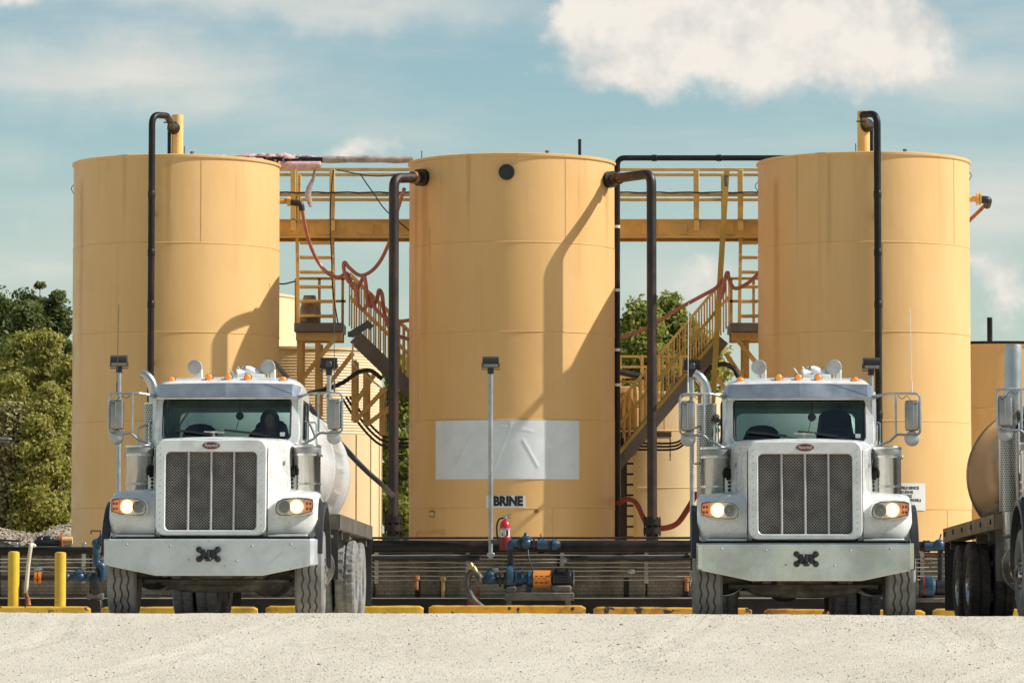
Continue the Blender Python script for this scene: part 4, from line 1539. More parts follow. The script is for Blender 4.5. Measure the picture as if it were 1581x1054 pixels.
S1 = stair_tower('yellow stairs between the left and middle tanks, flight falling right', 461, 517, (455, 531), ((540, 512), (735, 700)), 1,
                 ((463, 513, None), (491, 528, 640), (547, 556, 650), (565, 575, 655), (590, 600, 670), (720, 690, None)),
                 (((520, 518), (466, 586)), ((545, 545), (493, 612)), ((578, 578), (549, 622)), ((596, 598), (550, 648)), ((616, 618), (568, 654))))
S2 = stair_tower('yellow stairs between the middle and right tanks, flight falling left', 1141, 1172, (1127, 1200), ((1125, 512), (905, 770)), -1,
                 ((1190, 513, None), (1152, 526, 640), (1085, 590, None), (930, 750, None)),
                 (((1133, 518), (1180, 575)), ((1120, 545), (1152, 592)), ((1098, 570), (1130, 615))))
# second rail pair of the nearer landing flight (bright handrails that cross in front of the trees)
for (a, b, lab) in (((945, 668), (1108, 478), 'long yellow handrail rising to the right stairs, upper of the two'), ((945, 712), (1108, 520), 'long yellow handrail rising to the right stairs, lower of the two')):
    single('handrail', MB().bar(at(*a, 65.6), at(*b, 65.6), .05, .06), 'yellow_pole', lab, 'handrail')
single('leaning_pole', MB().bar(at(1122, 264, 65.3), at(1099, 640, 65.3), .10, .03).cyl(at(1099, 590, 65.3), at(1097, 700, 65.3), .03, 8), 'yellow_pole', 'tall thin yellow pole leaning against the right walkway', 'pole')
single('ratchet_clip', MB().box(at(1121, 281, 65.2), (.06, .05, .16), None, .01).box(at(1121, 272, 65.2), (.08, .05, .03)), 'steel_grey', 'small grey clip near the top of the leaning yellow pole', 'clip')


def roof_rail():
    Y = 69.4
    z = Z_(585, Y)
    t = thing('roof_railing', 'yellow guard rail on the low pale tank between middle and right tanks', 'railing', (X_(1000, Y), Y, z))
    for py in (550, 566, 582):
        part('rail', MB().bx(X_(935, Y), X_(1062, Y), Y - .025, Y + .025, Z_(py + 1.6, Y), Z_(py - 1.6, Y)), 'yellow_steel', t)
    for q in (958, 992, 1020, 1052):
        part('post', MB().bx(X_(q, Y) - .03, X_(q, Y) + .03, Y - .03, Y + .03, Z_(604, Y), Z_(548, Y)), 'yellow_steel', t)


roof_rail()


def box_tank():
    Y = 67.3
    t = thing('cage_tank', 'small square yellow tank in a rail cage beside the middle tank', 'tank', (X_(973, Y), Y, Z_(664, Y)))
    part('body', MB().bx(X_(940, Y), X_(986, Y), Y, Y + .8, Z_(662, Y), Z_(596, Y), .03), 'tank_paint_b', t)
    for q in (956, 990):
        part('post', MB().bx(X_(q, Y) - .02, X_(q, Y) + .02, Y - .08, Y - .04, Z_(664, Y), Z_(588, Y)), 'yellow_steel', t)
    for py in (589, 628):
        part('rail', MB().bx(X_(954, Y), X_(992, Y), Y - .085, Y - .045, Z_(py + 1.5, Y), Z_(py - 1.5, Y)), 'yellow_steel', t)
    part('shelf', MB().bx(X_(930, Y), X_(1036, Y), Y - .3, Y + .8, Z_(675, Y), Z_(667, Y)), 'stringer_grey', t)
    for q in (1034,):
        part('chain', MB().tube([(X_(q, Y), Y - .28, Z_(675 + 4 * k, Y)) for k in range(10)], [.016 if k % 2 else .008 for k in range(10)], 6), 'steel_grey', t)
    part('column', MB().bx(X_(961, Y) - .08, X_(961, Y) + .08, Y - .2, Y - .05, -.15, Z_(676, Y)), 'rust_pipe', t)


box_tank()


def rung_ladder():
    Y = 66.6
    t = thing('rung_ladder', 'dark ladder with a pale rail between middle tank and drop pipe', 'ladder', (X_(972, Y), Y, -.15))
    part('rail', MB().bx(X_(981, Y) - .035, X_(981, Y) + .035, Y - .03, Y + .03, -.1, Z_(607, Y)), 'vent_yellow', t)
    part('rail', MB().bx(X_(963, Y) - .03, X_(963, Y) + .03, Y - .03, Y + .03, -.1, Z_(676, Y)), 'rust_pipe', t)
    for k in range(12):
        py = 683 + 16.2 * k
        part('rung', MB().cyl((X_(962, Y), Y, Z_(py, Y)), (X_(982, Y), Y, Z_(py, Y)), .020, 8), 'rust_pipe', t)


rung_ladder()
single('lagging', MB().bx(X_(953, 65.9), X_(959, 65.9), 65.9, 66.0, Z_(780, 65.9), Z_(672, 65.9), .02), 'steel_grey', 'grey cloth lagging hanging beside the middle tank ladder', 'cloth')

# ------------------------------------------------------------------ hoses and cables
HY = 65.3
PN = [(434, 311, 64.4), (448, 311, 64.3), (460, 312, 64.3)]
t = thing('side_nozzle', 'short yellow and black nozzle on the right flank of the left tank', 'nozzle', at(445, 315, 64.3))
part('neck', MB().cyl(at(428, 311, 64.3), at(446, 311, 64.3), .045, 12), 'yellow_steel', t)
part('collar', MB().lathe([(.045, -.03), (.085, -.03), (.085, .03), (.045, .03)], at(446, 311, 64.3), (1, 0, 0), 16), 'yellow_steel', t)
part('elbow', MB().tube(bend([at(446, 312, 64.3), at(465, 314, 64.3), at(466, 325, 64.3)], .08, 5), .055, 12), 'rust_pipe', t)
t = thing('side_nozzle', 'short yellow nozzle with rusty elbow on the right flank of the right tank', 'nozzle', at(1505, 312, 63.8))
part('neck', MB().cyl(at(1492, 307, 63.8), at(1515, 308, 63.8), .05, 12), 'yellow_steel', t)
part('collar', MB().lathe([(.05, -.03), (.115, -.03), (.115, .0), (.09, .0), (.09, .03), (.115, .03), (.115, .05), (.05, .05)], at(1510, 307, 63.8), (1, 0, 0), 16), 'yellow_steel', t)
part('elbow', MB().tube(bend([at(1513, 308, 63.8), at(1526, 309, 63.8), at(1524, 317, 64.1)], .05, 5), .07, 12), 'rust_pipe', t)
part('drain', MB().cyl(at(1523, 315, 64.1), at(1492, 345, 64.6), .034, 10), 'orange_rust', t)

cable('hanging_hose', [(466, 320, 64.3), (470, 345, 64.6), (478, 375, 65.0), (490, 402), (505, 421), (522, 428), (534, 422), (538, 426), (543, 441), (551, 446), (558, 434), (562, 426, 65.15), (565, 440, 65.1), (567, 462, 65.1), (574, 473, 65.2), (582, 462), (585, 448), (590, 455), (593, 480), (600, 504), (614, 518), (645, 527)], HY, .036, 'pink_hose', 'long pink hose looping from the left tank nozzle down the left stairs', 'hose')
cable('hanging_hose', [(624, 292, 62.9), (612, 330, 63.6), (604, 365, 64.4), (590, 398), (574, 418), (556, 425), (540, 414), (532, 405), (531, 416), (538, 434), (548, 440), (551, 452), (553, 470), (561, 477), (568, 468), (572, 455)],
      HY - .12, .036, 'pink_hose', 'pink hose hanging from the middle tank and knotted over the left stairs', 'hose')
cable('hanging_hose', [(572, 452), (576, 470), (590, 487), (612, 496), (645, 492)], HY - .2, .034, 'pink_hose', 'short pink hose sagging behind the left drop pipe', 'hose')
cable('hanging_hose', [(940, 524, 64.9), (975, 516, 65.0), (1010, 500, 65.1), (1045, 478), (1085, 456), (1106, 444), (1114, 432), (1119, 442), (1113, 460)], 65.3, .035, 'red_hose' if False else 'pink_hose',
      'pink hose sagging in front of the trees to the right stairs', 'hose')
cable('hanging_hose', [(1112, 462), (1117, 440), (1123, 420), (1126, 432), (1134, 445), (1150, 440), (1165, 428), (1185, 405)], 65.2, .035, 'pink_hose', 'short pink hose looped over the right stair rail to the right tank', 'hose')
cable('ground_hose', [(955, 776, 63.6), (968, 770, 63.2), (982, 776, 62.8), (992, 796, 62.4), (998, 808, 62.2)], 63, .045, 'red_hose', 'red hose arching into the base of the right drop pipe', 'hose')
cable('ground_hose', [(1010, 812, 62.2), (1025, 815, 62.4), (1045, 808, 62.6), (1060, 788, 62.9), (1075, 762, 63.4)], 63, .05, 'red_hose', 'red hose curving from the right drop pipe towards the right truck', 'hose')
cable('power_cable', [(556, 268), (565, 282), (578, 300), (596, 325), (632, 356)], 65.4, .012, 'black_rubber', 'thin black cable drooping below the left walkway rail', 'cable')
cable('power_cable', [(515, 262), (511, 300), (510, 350), (512, 400), (514, 450), (522, 500)], 65.7, .012, 'black_rubber', 'thin black cable hanging down the left stair ladder', 'cable')
cable('power_cable', [(520, 262), (560, 270), (590, 272), (625, 268)], 65.3, .010, 'black_rubber', 'thin cable slung between walkway rail and middle tank nozzle', 'cable')
cable('power_cable', [(428, 438), (440, 438), (456, 434)], 65.7, .014, 'black_rubber', 'short black cable from the left tank to the left stairs', 'cable')
cable('power_cable', [(470, 608), (500, 602), (530, 590), (552, 575), (572, 572), (590, 585)], 65.4, .04, 'black_rubber', 'thick black cable looped under the left stairs', 'cable')
cable('wall_tube', [(540, 612), (560, 640), (580, 664), (600, 676), (640, 678)], 66.9, .022, 'rust_pipe', 'upper of the three thin pipes curving under the left stairs', 'pipe')
cable('wall_tube', [(534, 612), (555, 644), (577, 670), (598, 682), (640, 684)], 66.9, .022, 'rust_pipe', 'middle of the three thin pipes curving under the left stairs', 'pipe')
cable('wall_tube', [(528, 614), (550, 648), (574, 676), (596, 689), (640, 690)], 66.9, .022, 'rust_pipe', 'lower of the three thin pipes curving under the left stairs', 'pipe')
for k, lab in enumerate(('upper', 'middle', 'lower')):
    cable('wall_tube', [(960, 684 + 5 * k), (1000, 684 + 5 * k), (1035, 684 + 5 * k), (1050, 680 + 5 * k), (1062, 668 + 5 * k)], 67.0, .02, 'rust_pipe', lab + ' of the three thin pipes below the right stairs', 'pipe')
cable('roof_pipe', [(945, 571), (985, 580), (1020, 584), (1060, 586)], 68.3, .06, 'black_rubber', 'black pipe lying across the low pale tank roof', 'pipe')
cable('black_loop', [(1085, 590), (1095, 570), (1115, 562), (1132, 568), (1140, 582)], 66.0, .045, 'black_rubber', 'black hose arching under the right stair landing', 'hose')
cable('suction_line', [(425, 560, 60), (445, 585, 58), (500, 655, 55.5), (540, 700, 54.2), (565, 726, 54.4), (590, 748, 54.8), (606, 764, 56)], 55, .042, 'black_rubber', 'fat black line slanting down behind the left truck to the wall', 'pipe')
cable('dip_tube', [(545, 530), (545, 560), (560, 575), (590, 600)], 65.6, .016, 'white_pvc', 'thin pale tube bent under the left stair flight', 'pipe')

# bundle on the left landing and a tool arm on the stair
mb = MB()
loops = []
for k in range(10):
    z = k / 9
    c = at(478, 498 - 42 * z, 66.4)
    w = .19 * (1 - .45 * z) * (1 + .2 * math.sin(3 * z))
    loops.append([c + Vector((math.cos(a * .5236) * w * (1 + .25 * mnoise.noise(Vector((a, z * 4, 0)))), math.sin(a * .5236) * w * .7, 0)) for a in range(12)])
single('wrapped_bundle', mb.loft(loops, True, True, True), 'insulation_grey', 'brown wrapped bundle standing on the left stair landing', 'bundle', ang=80)
mb = MB().bar(at(541, 517, 65.2), at(569, 500, 65.2), .09, .12).bar(at(566, 505, 65.2), at(572, 498, 65.2), .10, .16).box(at(543, 516, 65.2), (.14, .1, .1))
single('tool_arm', mb, 'lamp_grey', 'dark jointed tool clamped on the left stair rail', 'tool')


# ------------------------------------------------------------------ floodlights on poles
def floodlight(px, py, Y, pybot, label, back=False, r=.036):
    x = X_(px, Y, py)
    z = Z_(py, Y)
    t = thing('floodlight_pole', label, 'floodlight', (x, Y, Z_(pybot, Y)), group='floodlights on poles along the wall')
    part('pole', MB().cyl((x, Y, Z_(pybot, Y)), (x, Y, z - .10), r, 14), 'galvanised', t)
    part('wall_clamp', MB().bx(x - .06, x + .06, Y - .045, WY + .02, Z_(pybot - 3, Y), Z_(pybot - 9, Y), .008, 1), 'galvanised', t)
    part('pole_cap', MB().lathe([(r * 1.1, -.02), (r * 1.35, -.02), (r * 1.35, .10), (r * .8, .12)], (x, Y, z - .14), (0, 0, 1), 12), 'lamp_black', t)
    s = 1 if back else -1
    prof = [(0, -.02), (.02, -.075), (.13, -.09), (.17, -.06), (.17, .04), (.12, .085), (.0, .085)]
    mb = MB()
    w = .125
    L = [[Vector((x - w, Y + s * (a - .08), z + b + .02)) for a, b in prof], [Vector((x + w, Y + s * (a - .08), z + b + .02)) for a, b in prof]]
    part('lamp_body', mb.loft(L, True, True, True), 'lamp_black' if back else 'lamp_grey', t)
    if not back:
        part('lens', MB().bx(x - w + .02, x + w - .02, Y - .10, Y - .088, z - .055, z - .010, .003, 1), 'lamp_lens', t)
        part('visor', MB().bx(x - w - .006, x + w + .006, Y - .13, Y + .05, z + .006, z + .016), 'lamp_black', t)
        for k in range(5):
            part('fin', MB().bx(x - w, x + w, Y - .095, Y - .083, z + .03 + k * .013, z + .036 + k * .013), 'lamp_grey', t)
    else:
        part('junction', MB().bx(x - .045, x + .045, Y - .13, Y - .06, z - .04, z + .05, .01, 1), 'lamp_grey', t)
    part('yoke', MB().tube([(x - w - .01, Y, z), (x - w - .01, Y, z - .09), (x + w + .01, Y, z - .09), (x + w + .01, Y, z)], .008, 6), 'lamp_black', t)
    return t


floodlight(184, 559, 54.7, 860, 'floodlight on a grey pole in front of the left tank')
floodlight(508, 563, 54.9, 860, 'black floodlight seen from behind, above the left truck mirror', True)
floodlight(757.5, 561, 54.7, 862, 'floodlight on a grey pole beside the red fire extinguisher')
floodlight(1345, 563, 54.7, 860, 'floodlight on a grey pole in front of the right tank')
floodlight(1068, 566, 54.9, 860, 'black floodlight behind the exhaust stack of the right truck', True)


# ------------------------------------------------------------------ pumps and valves
def flange(mb, c, d, r, w=.03, n=16):
    return mb.lathe([(r * .6, -w), (r, -w), (r, w), (r * .6, w)], c, d, n)


def pump_unit():
    Y = 53.9
    P = lambda a, b, dy=0.0: Vector((X_(a, Y), Y + dy, Z_(b, Y)))
    t = thing('pump_unit', 'blue pump with orange guard and black motor by the wall', 'pump', (X_(822, Y), Y, Z_(936, Y)))
    k = Y / F
    mb = MB().bx(X_(779, Y), X_(886, Y), Y - .22, Y + .22, Z_(926, Y), Z_(914, Y), .01, 1)
    mb.bx(X_(851, Y), X_(882, Y), Y - .18, Y + .18, Z_(914, Y), Z_(903, Y), .02, 1)
    mb.bx(X_(781, Y), X_(797, Y), Y - .15, Y + .15, Z_(914, Y), Z_(905, Y), .01, 1)
    for q in (786, 877):
        mb.bx(X_(q - 4, Y), X_(q + 4, Y), Y - .2, Y + .2, -.2, Z_(925, Y))
    part('skid', mb, 'chassis', t)
    mb = MB().lathe([(.02, 0), (.13, .02), (.14, .05), (.14, .28), (.125, .29), (.125, .33), (.05, .335)], P(851, 893), (1, 0, 0), 28)
    for q in range(24):
        a = 2 * math.pi * q / 24
        c = P(853, 893)
        mb.bar(c + Vector((.03, math.cos(a) * .14, math.sin(a) * .14)), c + Vector((.24, math.cos(a) * .14, math.sin(a) * .14)), .008, .03, up=(0, math.cos(a), math.sin(a)))
    mb.box(P(866, 879, -.1), (.12, .10, .07), None, .01)
    part('motor', mb, 'lamp_black', t)
    part('motor_ring', MB().lathe([(.10, 0), (.135, .0), (.14, .012), (.10, .014)], P(885, 893), (1, 0, 0), 28), 'galvanised', t)
    mb = MB()
    prof = [(math.cos(a) * .148, math.sin(a) * .148) for a in np.linspace(-.9, math.pi + .9, 20)]
    c = P(823, 895)
    L = [[c + Vector((dx, y, z)) for y, z in prof] for dx in (0.0, .26)]
    mb.loft(L, True, True, True)
    part('coupling_guard', mb, 'orange_guard', t)
    mb = MB()
    for i in range(3):
        for j in range(2):
            part('guard_slot', MB().box(P(828 + 8 * i, 889 + 10 * j, -.147), (.045, .006, .014)), 'rust_pipe', t)
    mb = MB().lathe([(.06, -.02), (.10, .0), (.10, .08), (.075, .10), (.075, .16), (.12, .18), (.12, .25), (.05, .26)], P(797, 894), (1, 0, 0), 20)
    mb.box(P(816, 908), (.08, .1, .16), None, .01)
    part('bearing_housing', mb, 'blue_valve', t)
    mb = MB().lathe([(.04, -.07), (.10, -.06), (.175, -.045), (.185, 0), (.175, .045), (.10, .06), (.04, .07)], P(787.5, 890), (1, 0, 0), 28)
    flange(mb, P(797, 890), (1, 0, 0), .15, .012, 20)
    flange(mb, P(806, 890), (1, 0, 0), .13, .010, 20)
    part('volute', mb, 'blue_valve', t)
    mb = MB().cyl(P(745, 896), P(785, 896), .055, 16)
    flange(mb, P(772, 896), (1, 0, 0), .10, .018)
    flange(mb, P(780, 896), (1, 0, 0), .13, .022)
    part('suction_pipe', mb, 'lamp_black', t)
    mb = MB().ball(P(757, 894), (.13, .09, .085), 16, 10).lathe([(.085, 0), (.09, .04), (.05, .09), (.02, .13)], P(757, 890), (0, 0, 1), 16)
    part('suction_valve', mb, 'blue_valve', t)
    mb = MB().cyl(P(788, 876), P(788, 844), .045, 16)
    flange(mb, P(788, 867), (0, 0, 1), .085, .015)
    flange(mb, P(788, 872), (0, 0, 1), .085, .015)
    part('discharge_pipe', mb, 'lamp_black', t)
    mb = MB().tube(bend([P(788, 848), P(788, 838), P(800, 838)], .05, 5), .062, 14)
    part('discharge_elbow', mb, 'blue_valve', t)
    mb = MB().cyl(P(800, 838), P(860, 840), .045, 14)
    flange(mb, P(802, 838), (1, 0, 0), .075, .015)
    flange(mb, P(824, 838), (1, 0, 0), .075, .015)
    flange(mb, P(848, 840), (1, 0, 0), .072, .012)
    part('discharge_run', mb, 'lamp_black', t)
    mb = MB().ball(P(812, 838), (.095, .09, .085), 16, 10).lathe([(.075, 0), (.085, .03), (.085, .05), (.04, .07), (.02, .12)], P(812, 834), (0, 0, 1), 16)
    part('check_valve', mb, 'blue_valve', t)
    mb = MB().cyl(P(829, 840), P(846, 840), .07, 16)
    mb.tube([P(837, 836), P(837, 829), P(834, 826), P(836, 824)], .012, 6)
    part('ball_valve', mb, 'blue_valve', t)
    part('end_union', MB().lathe([(.05, 0), (.078, .03), (.078, .09), (.055, .12), (.05, .15)], P(850, 840), (1, 0, 0), 16), 'blue_valve', t)
    part('drain_hose', MB().tube(spline([P(815, 846, -.05), P(816, 858, -.1), P(820, 872, -.12), P(823, 884, -.12)], 5), .010, 6), 'black_rubber', t)
    return t


pump_unit()
Y = 53.7
cable('suction_hose', [(742, 893), (734, 884), (727, 884), (722, 892), (722, 905), (726, 918), (734, 929), (748, 940), (762, 948)], Y, .052, 'grey_hose', 'ribbed grey suction hose curling down left of the pump', 'hose', 8, 12)
t = thing('hose_coupling', 'tan and steel hose coupling above the grey suction hose', 'coupling', at(728, 888, Y))
part('cap', MB().lathe([(.025, -.05), (.045, -.05), (.048, .02), (.03, .05), (.015, .055)], at(727, 873, Y), Vector((-.35, 0, 1)), 14), 'brass', t)
part('body', MB().lathe([(.04, -.09), (.05, -.05), (.05, .05), (.035, .08)], at(733, 881, Y), Vector((-.5, 0, 1)), 14), 'brass', t)
part('ring', MB().tube([at(741, 892, Y) + Vector((0, math.cos(a) * .05, math.sin(a) * .07)) for a in np.linspace(0, 6.28, 12)[:-1]], .012, 6, closed=True), 'steel_grey', t)
single('drain_stub', MB().cyl(at(738, 905, 53.9), at(738, 924, 53.9), .024, 10).lathe([(.024, 0), (.036, 0), (.036, .04), (.024, .05)], at(738, 918, 53.9), (0, 0, 1), 10), 'orange_rust', 'rusty pipe stub standing behind the grey suction hose', 'pipe')
mb = MB().lathe([(.05, 0), (.056, .02), (.056, .17), (.045, .20)], (X_(727, 53.95), 53.95, Z_(938, 53.95)), (0, 0, 1), 18)
single('red_bucket', mb, 'red_dark', 'small red container at the foot of the grey suction hose', 'bucket')


def extinguisher():
    Y = 54.3
    x = X_(780, Y)
    t = thing('fire_extinguisher', 'red fire extinguisher with white label hung by the pole', 'extinguisher', (x, Y, Z_(850, Y)))
    r = .083
    zt, zb = Z_(802, Y), Z_(849, Y)
    part('cylinder', MB().lathe([(r, zb + .19), (r, zt - .10), (r * .86, zt - .05), (r * .5, zt - .015), (.025, zt), (.025, zt + .03)], (x, Y, 0), (0, 0, 1), 28), 'red_paint', t)
    part('holder', MB().lathe([(r * .6, zb), (r * 1.06, zb + .004), (r * 1.08, zb + .17), (r * 1.02, zb + .195), (r * .9, zb + .195)], (x, Y, 0), (0, 0, 1), 28), 'red_dark', t)
    mb = MB()
    n = 12
    vs, fs = [], []
    for i in range(n + 1):
        a = -1.15 + 2.1 * i / n
        for z in (zb + .20, zb + .32):
            vs.append((x + math.sin(a) * (r + .002), Y - math.cos(a) * (r + .002), z))
    fs = [(2 * i, 2 * i + 2, 2 * i + 3, 2 * i + 1) for i in range(n)]
    part('label', MB().add(vs, fs), 'label_white', t)
    mb = MB()
    for (du, z0, z1, wd) in ((.35, .215, .30, .035), (.1, .205, .225, .03), (-.45, .22, .235, .04), (-.45, .25, .26, .04)):
        mb.box((x + math.sin(du) * (r + .004), Y - math.cos(du) * (r + .004), zb + (z0 + z1) / 2), (wd, .004, z1 - z0))
    part('label_print', mb, 'red_dark', t)
    part('strap', MB().lathe([(r + .003, -.012), (r + .006, -.012), (r + .006, .012), (r + .003, .012)], (x, Y, zb + .32), (0, 0, 1), 24, caps=False), 'galvanised', t)
    mb = MB().cyl((x - .02, Y, zt + .035), (x + .09, Y, zt + .085), .012, 8).cyl((x - .03, Y, zt + .02), (x + .08, Y, zt + .035), .010, 8).lathe([(.03, 0), (.03, .05), (.015, .055)], (x, Y, zt + .01), (0, 0, 1), 12)
    part('handle', mb, 'galvanised', t)
    part('hose', MB().tube(spline([(x - .02, Y, zt + .03), (x - .09, Y, zt + .01), (x - .125, Y, zt - .08), (x - .125, Y, zt - .2), (x - .11, Y - .01, zt - .30)], 6), .013, 8), 'black_rubber', t)
    part('bracket', MB().bx(X_(758, Y), x, Y + .085, Y + .10, zb + .10, zb + .16), 'steel_grey', t)


extinguisher()


def left_valves():
    Y = 53.4
    P = lambda a, b, dy=0.0: Vector((X_(a, Y), Y + dy, Z_(b, Y)))
    t = thing('valve_manifold', 'rusty pipe with blue valves and pump casing beside the left truck', 'valve', (X_(120, Y), Y, Z_(935, Y)))
    part('supply_pipe', MB().cyl(P(-90, 891), P(100, 891.5), .042, 14), 'rust_pipe', t)
    mb = MB()
    flange(mb, P(56, 891), (1, 0, 0), .085, .018)
    flange(mb, P(62, 891), (1, 0, 0), .085, .018)
    for q in range(6):
        a = q * 1.047
        mb.cyl(P(53, 891) + Vector((0, math.cos(a) * .07, math.sin(a) * .07)), P(65, 891) + Vector((0, math.cos(a) * .07, math.sin(a) * .07)), .011, 6)
    part('union', mb, 'orange_guard', t)
    mb = MB().box(P(58, 878), (.10, .07, .07), None, .015).cyl(P(58, 884), P(58, 878), .02, 8)
    part('lever_head', mb, 'galvanised', t)
    part('lever', MB().cyl(P(60, 880), P(98, 880.5), .010, 6).cyl(P(98, 880), P(101, 884), .010, 6), 'rust_pipe', t)
    mb = MB().cyl(P(97, 891), P(150, 892), .05, 16).ball(P(103, 891), (.07, .075, .075), 14, 8).ball(P(122, 890), (.10, .09, .085), 16, 10).lathe([(.08, 0), (.09, .03), (.05, .06), (.03, .09)], P(122, 886), (0, 0, 1), 14)
    mb.ball(P(140, 891), (.09, .085, .08), 14, 8)
    part('gate_valve', mb, 'blue_valve', t)
    part('flange', flange(MB(), P(150, 892), (1, 0, 0), .13, .02), 'lamp_black', t)
    part('elbow', MB().tube(bend([P(150, 893), P(158, 893), P(158, 872), P(149, 872)], .12, 6), .062, 14), 'blue_valve', t)
    part('casing', MB().lathe([(.05, -.08), (.15, -.06), (.17, 0), (.15, .06), (.05, .08)], P(148, 904), (1, 0, .2), 20), 'lamp_black', t)
    part('upper_elbow', MB().tube(bend([P(158, 880), P(149, 866), P(149, 838)], .1, 6), .056, 14), 'blue_valve', t)
    part('riser', MB().cyl(P(149, 868), P(149, 842), .048, 14), 'lamp_black', t)
    mb = MB().ball(P(149, 838), (.075, .08, .07), 14, 8).ball(P(158, 834), (.075, .08, .09), 14, 8)
    part('top_valve', mb, 'blue_valve', t)
    part('top_handle', MB().tube([P(140, 824), P(141, 819), P(155, 819), P(155, 830)], .012, 6), 'rust_pipe', t)
    part('bearing_block', MB().box(P(148, 920), (.24, .2, .10), None, .02), 'steel_grey', t)
    part('stand', MB().bx(X_(140, Y), X_(158, Y), Y - .12, Y + .12, -.2, Z_(925, Y), .01, 1), 'rust_pipe', t)
    part('side_valve', MB().cyl(P(158, 862), P(172, 860), .03, 10).box(P(165, 861), (.07, .06, .06), None, .01), 'galvanised', t)


left_valves()


def right_valves():
    Y = 53.6
    P = lambda a, b, dy=0.0: Vector((X_(a, Y), Y + dy, Z_(b, Y)))
    t = thing('valve_manifold', 'blue and red pump casing between the right truck and the edge truck', 'valve', (X_(1438, Y), Y, Z_(935, Y)))
    part('casing', MB().lathe([(.04, -.12), (.14, -.10), (.17, -.03), (.17, .06), (.10, .12), (.05, .2)], P(1432, 906), (1, 0, 0), 22), 'blue_valve', t)
    part('red_flange', flange(MB(), P(1425, 906), (1, 0, 0), .16, .02, 20), 'red_dark', t)
    part('motor', MB().lathe([(.05, -.12), (.12, -.10), (.12, .10), (.05, .12)], P(1455, 906), (1, 0, 0), 20), 'lamp_black', t)
    part('skid', MB().bx(X_(1412, Y), X_(1470, Y), Y - .15, Y + .15, Z_(929, Y), Z_(922, Y), .01, 1), 'chassis', t)
    part('top_valve', MB().cyl(P(1428, 843), P(1462, 843), .06, 14).ball(P(1450, 841), (.09, .09, .09), 14, 8).cyl(P(1450, 836), P(1453, 824), .012, 6), 'blue_valve', t)
    part('riser', MB().cyl(P(1452, 850), P(1452, 900), .045, 12), 'lamp_black', t)
    part('tube', MB().tube(spline([P(1424, 860), P(1432, 870), P(1440, 880)], 5), .012, 6), 'orange_rust', t)


right_valves()

# bollards and bent pipe at the left
for (px, top, lab) in ((21.5, 852, 'yellow bollard with chipped paint, the left one of the two'), (93.5, 853, 'yellow bollard nearer the left truck')):
    Yb_ = 52.9
    x = X_(px, Yb_)
    z = Z_(top, Yb_)
    r = 8.7 * Yb_ / F
    mb = MB().lathe([(r, -.2), (r, z - .02), (r * .93, z + .004), (r * .5, z + .014), (.002, z + .016)], (x, Yb_, 0), (0, 0, 1), 28)
    single('bollard', mb, 'yellow_bollard', lab, 'bollard', 'yellow bollards left of the left truck')
Yq = 53.15
t = thing('bent_pipe', 'cream plastic pipe bent over the wall between the yellow bollards', 'pipe', at(42, 935, Yq))
part('pipe_run', MB().tube(bend([at(53, 842, Yq + .3), at(48, 840, Yq), at(44, 868, Yq), at(40, 915, Yq)], .06, 6), .030, 12), 'white_pvc', t)
part('rusty_end', MB().tube([at(41.5, 900, Yq), at(40.2, 916, Yq), at(43, 926, Yq), at(44, 934, Yq)], [.026, .03, .036, .04], 12), 'orange_rust', t)
Yq = 55.6
t = thing('wall_valve', 'black valve body on the wall top below the gravel heap', 'valve', at(85, 842, Yq))
part('body', MB().bx(X_(52, Yq), X_(94, Yq), Yq, Yq + .2, Z_(843, Yq), Z_(833, Yq), .02).ball(at(62, 834, Yq + .1), .07).ball(at(74, 832, Yq + .1), (.09, .07, .06)), 'lamp_black', t)
part('flange', MB().lathe([(.05, -.02), (.13, -.02), (.13, .02), (.05, .02)], at(95, 834, Yq + .1), (1, 0, 0), 18), 'orange_rust', t)
part('stub', MB().cyl(at(96, 834, Yq + .1), at(112, 834, Yq + .1), .06, 14), 'tank_paint', t)
single('cover_plate', MB().bar(at(-30, 831, 55.5), at(31, 835, 55.5), .3, .03), 'rust_pipe', 'dark sloping cover plate on the wall at the far left', 'plate')

# ------------------------------------------------------------------ wheel stops
STOPS = [(-104, 140, 935.5, 'yellow_kerb', 'yellow wheel stop in front of the bollards'), (157, 398, 936.0, 'yellow_kerb', 'yellow wheel stop showing between the left truck tyres'),
         (411, 654, 934.5, 'yellow_kerb', 'yellow wheel stop just right of the left truck'), (662, 904, 934.0, 'orange_kerb', 'chipped orange wheel stop in front of the pump'),
         (916, 1160, 936.0, 'orange_kerb', 'chipped orange wheel stop left of the right truck'), (1180, 1427, 939.0, 'orange_kerb', 'worn orange wheel stop under the right truck'),
         (1440, 1684, 939.0, 'yellow_kerb', 'wheel stop behind the truck at the right edge')]
for (a, b, py, m, lab) in STOPS:
    Yk = 52.2
    x0, x1 = X_(a, Yk), X_(b, Yk)
    zt = Z_(py, Yk)
    zb = -.22
    prof = [(-.11, zb), (-.085, zt - .02), (-.065, zt), (.065, zt), (.085, zt - .02), (.11, zb)]
    N_ = 40
    L = []
    for k in range(N_ + 1):
        q = k / N_
        e = .06 if k in (0, N_) else 0
        x = x0 + (x1 - x0) * q
        dz = -.02 * q if m == 'orange_kerb' and a > 900 else 0
        L.append([Vector((x, Yk + u * (1 - e * 2) + .004 * mnoise.noise(Vector((x * 6, u * 20, 1))), v + dz - (.03 if e and v > zb else 0) + (.006 * mnoise.noise(Vector((x * 5, u * 9, 4))) if v > zb + .05 else 0))) for u, v in prof])
    single('wheel_stop', MB().loft(L, True, True, True), m, lab, 'wheel stop', 'wheel stops along the wall', ang=30)

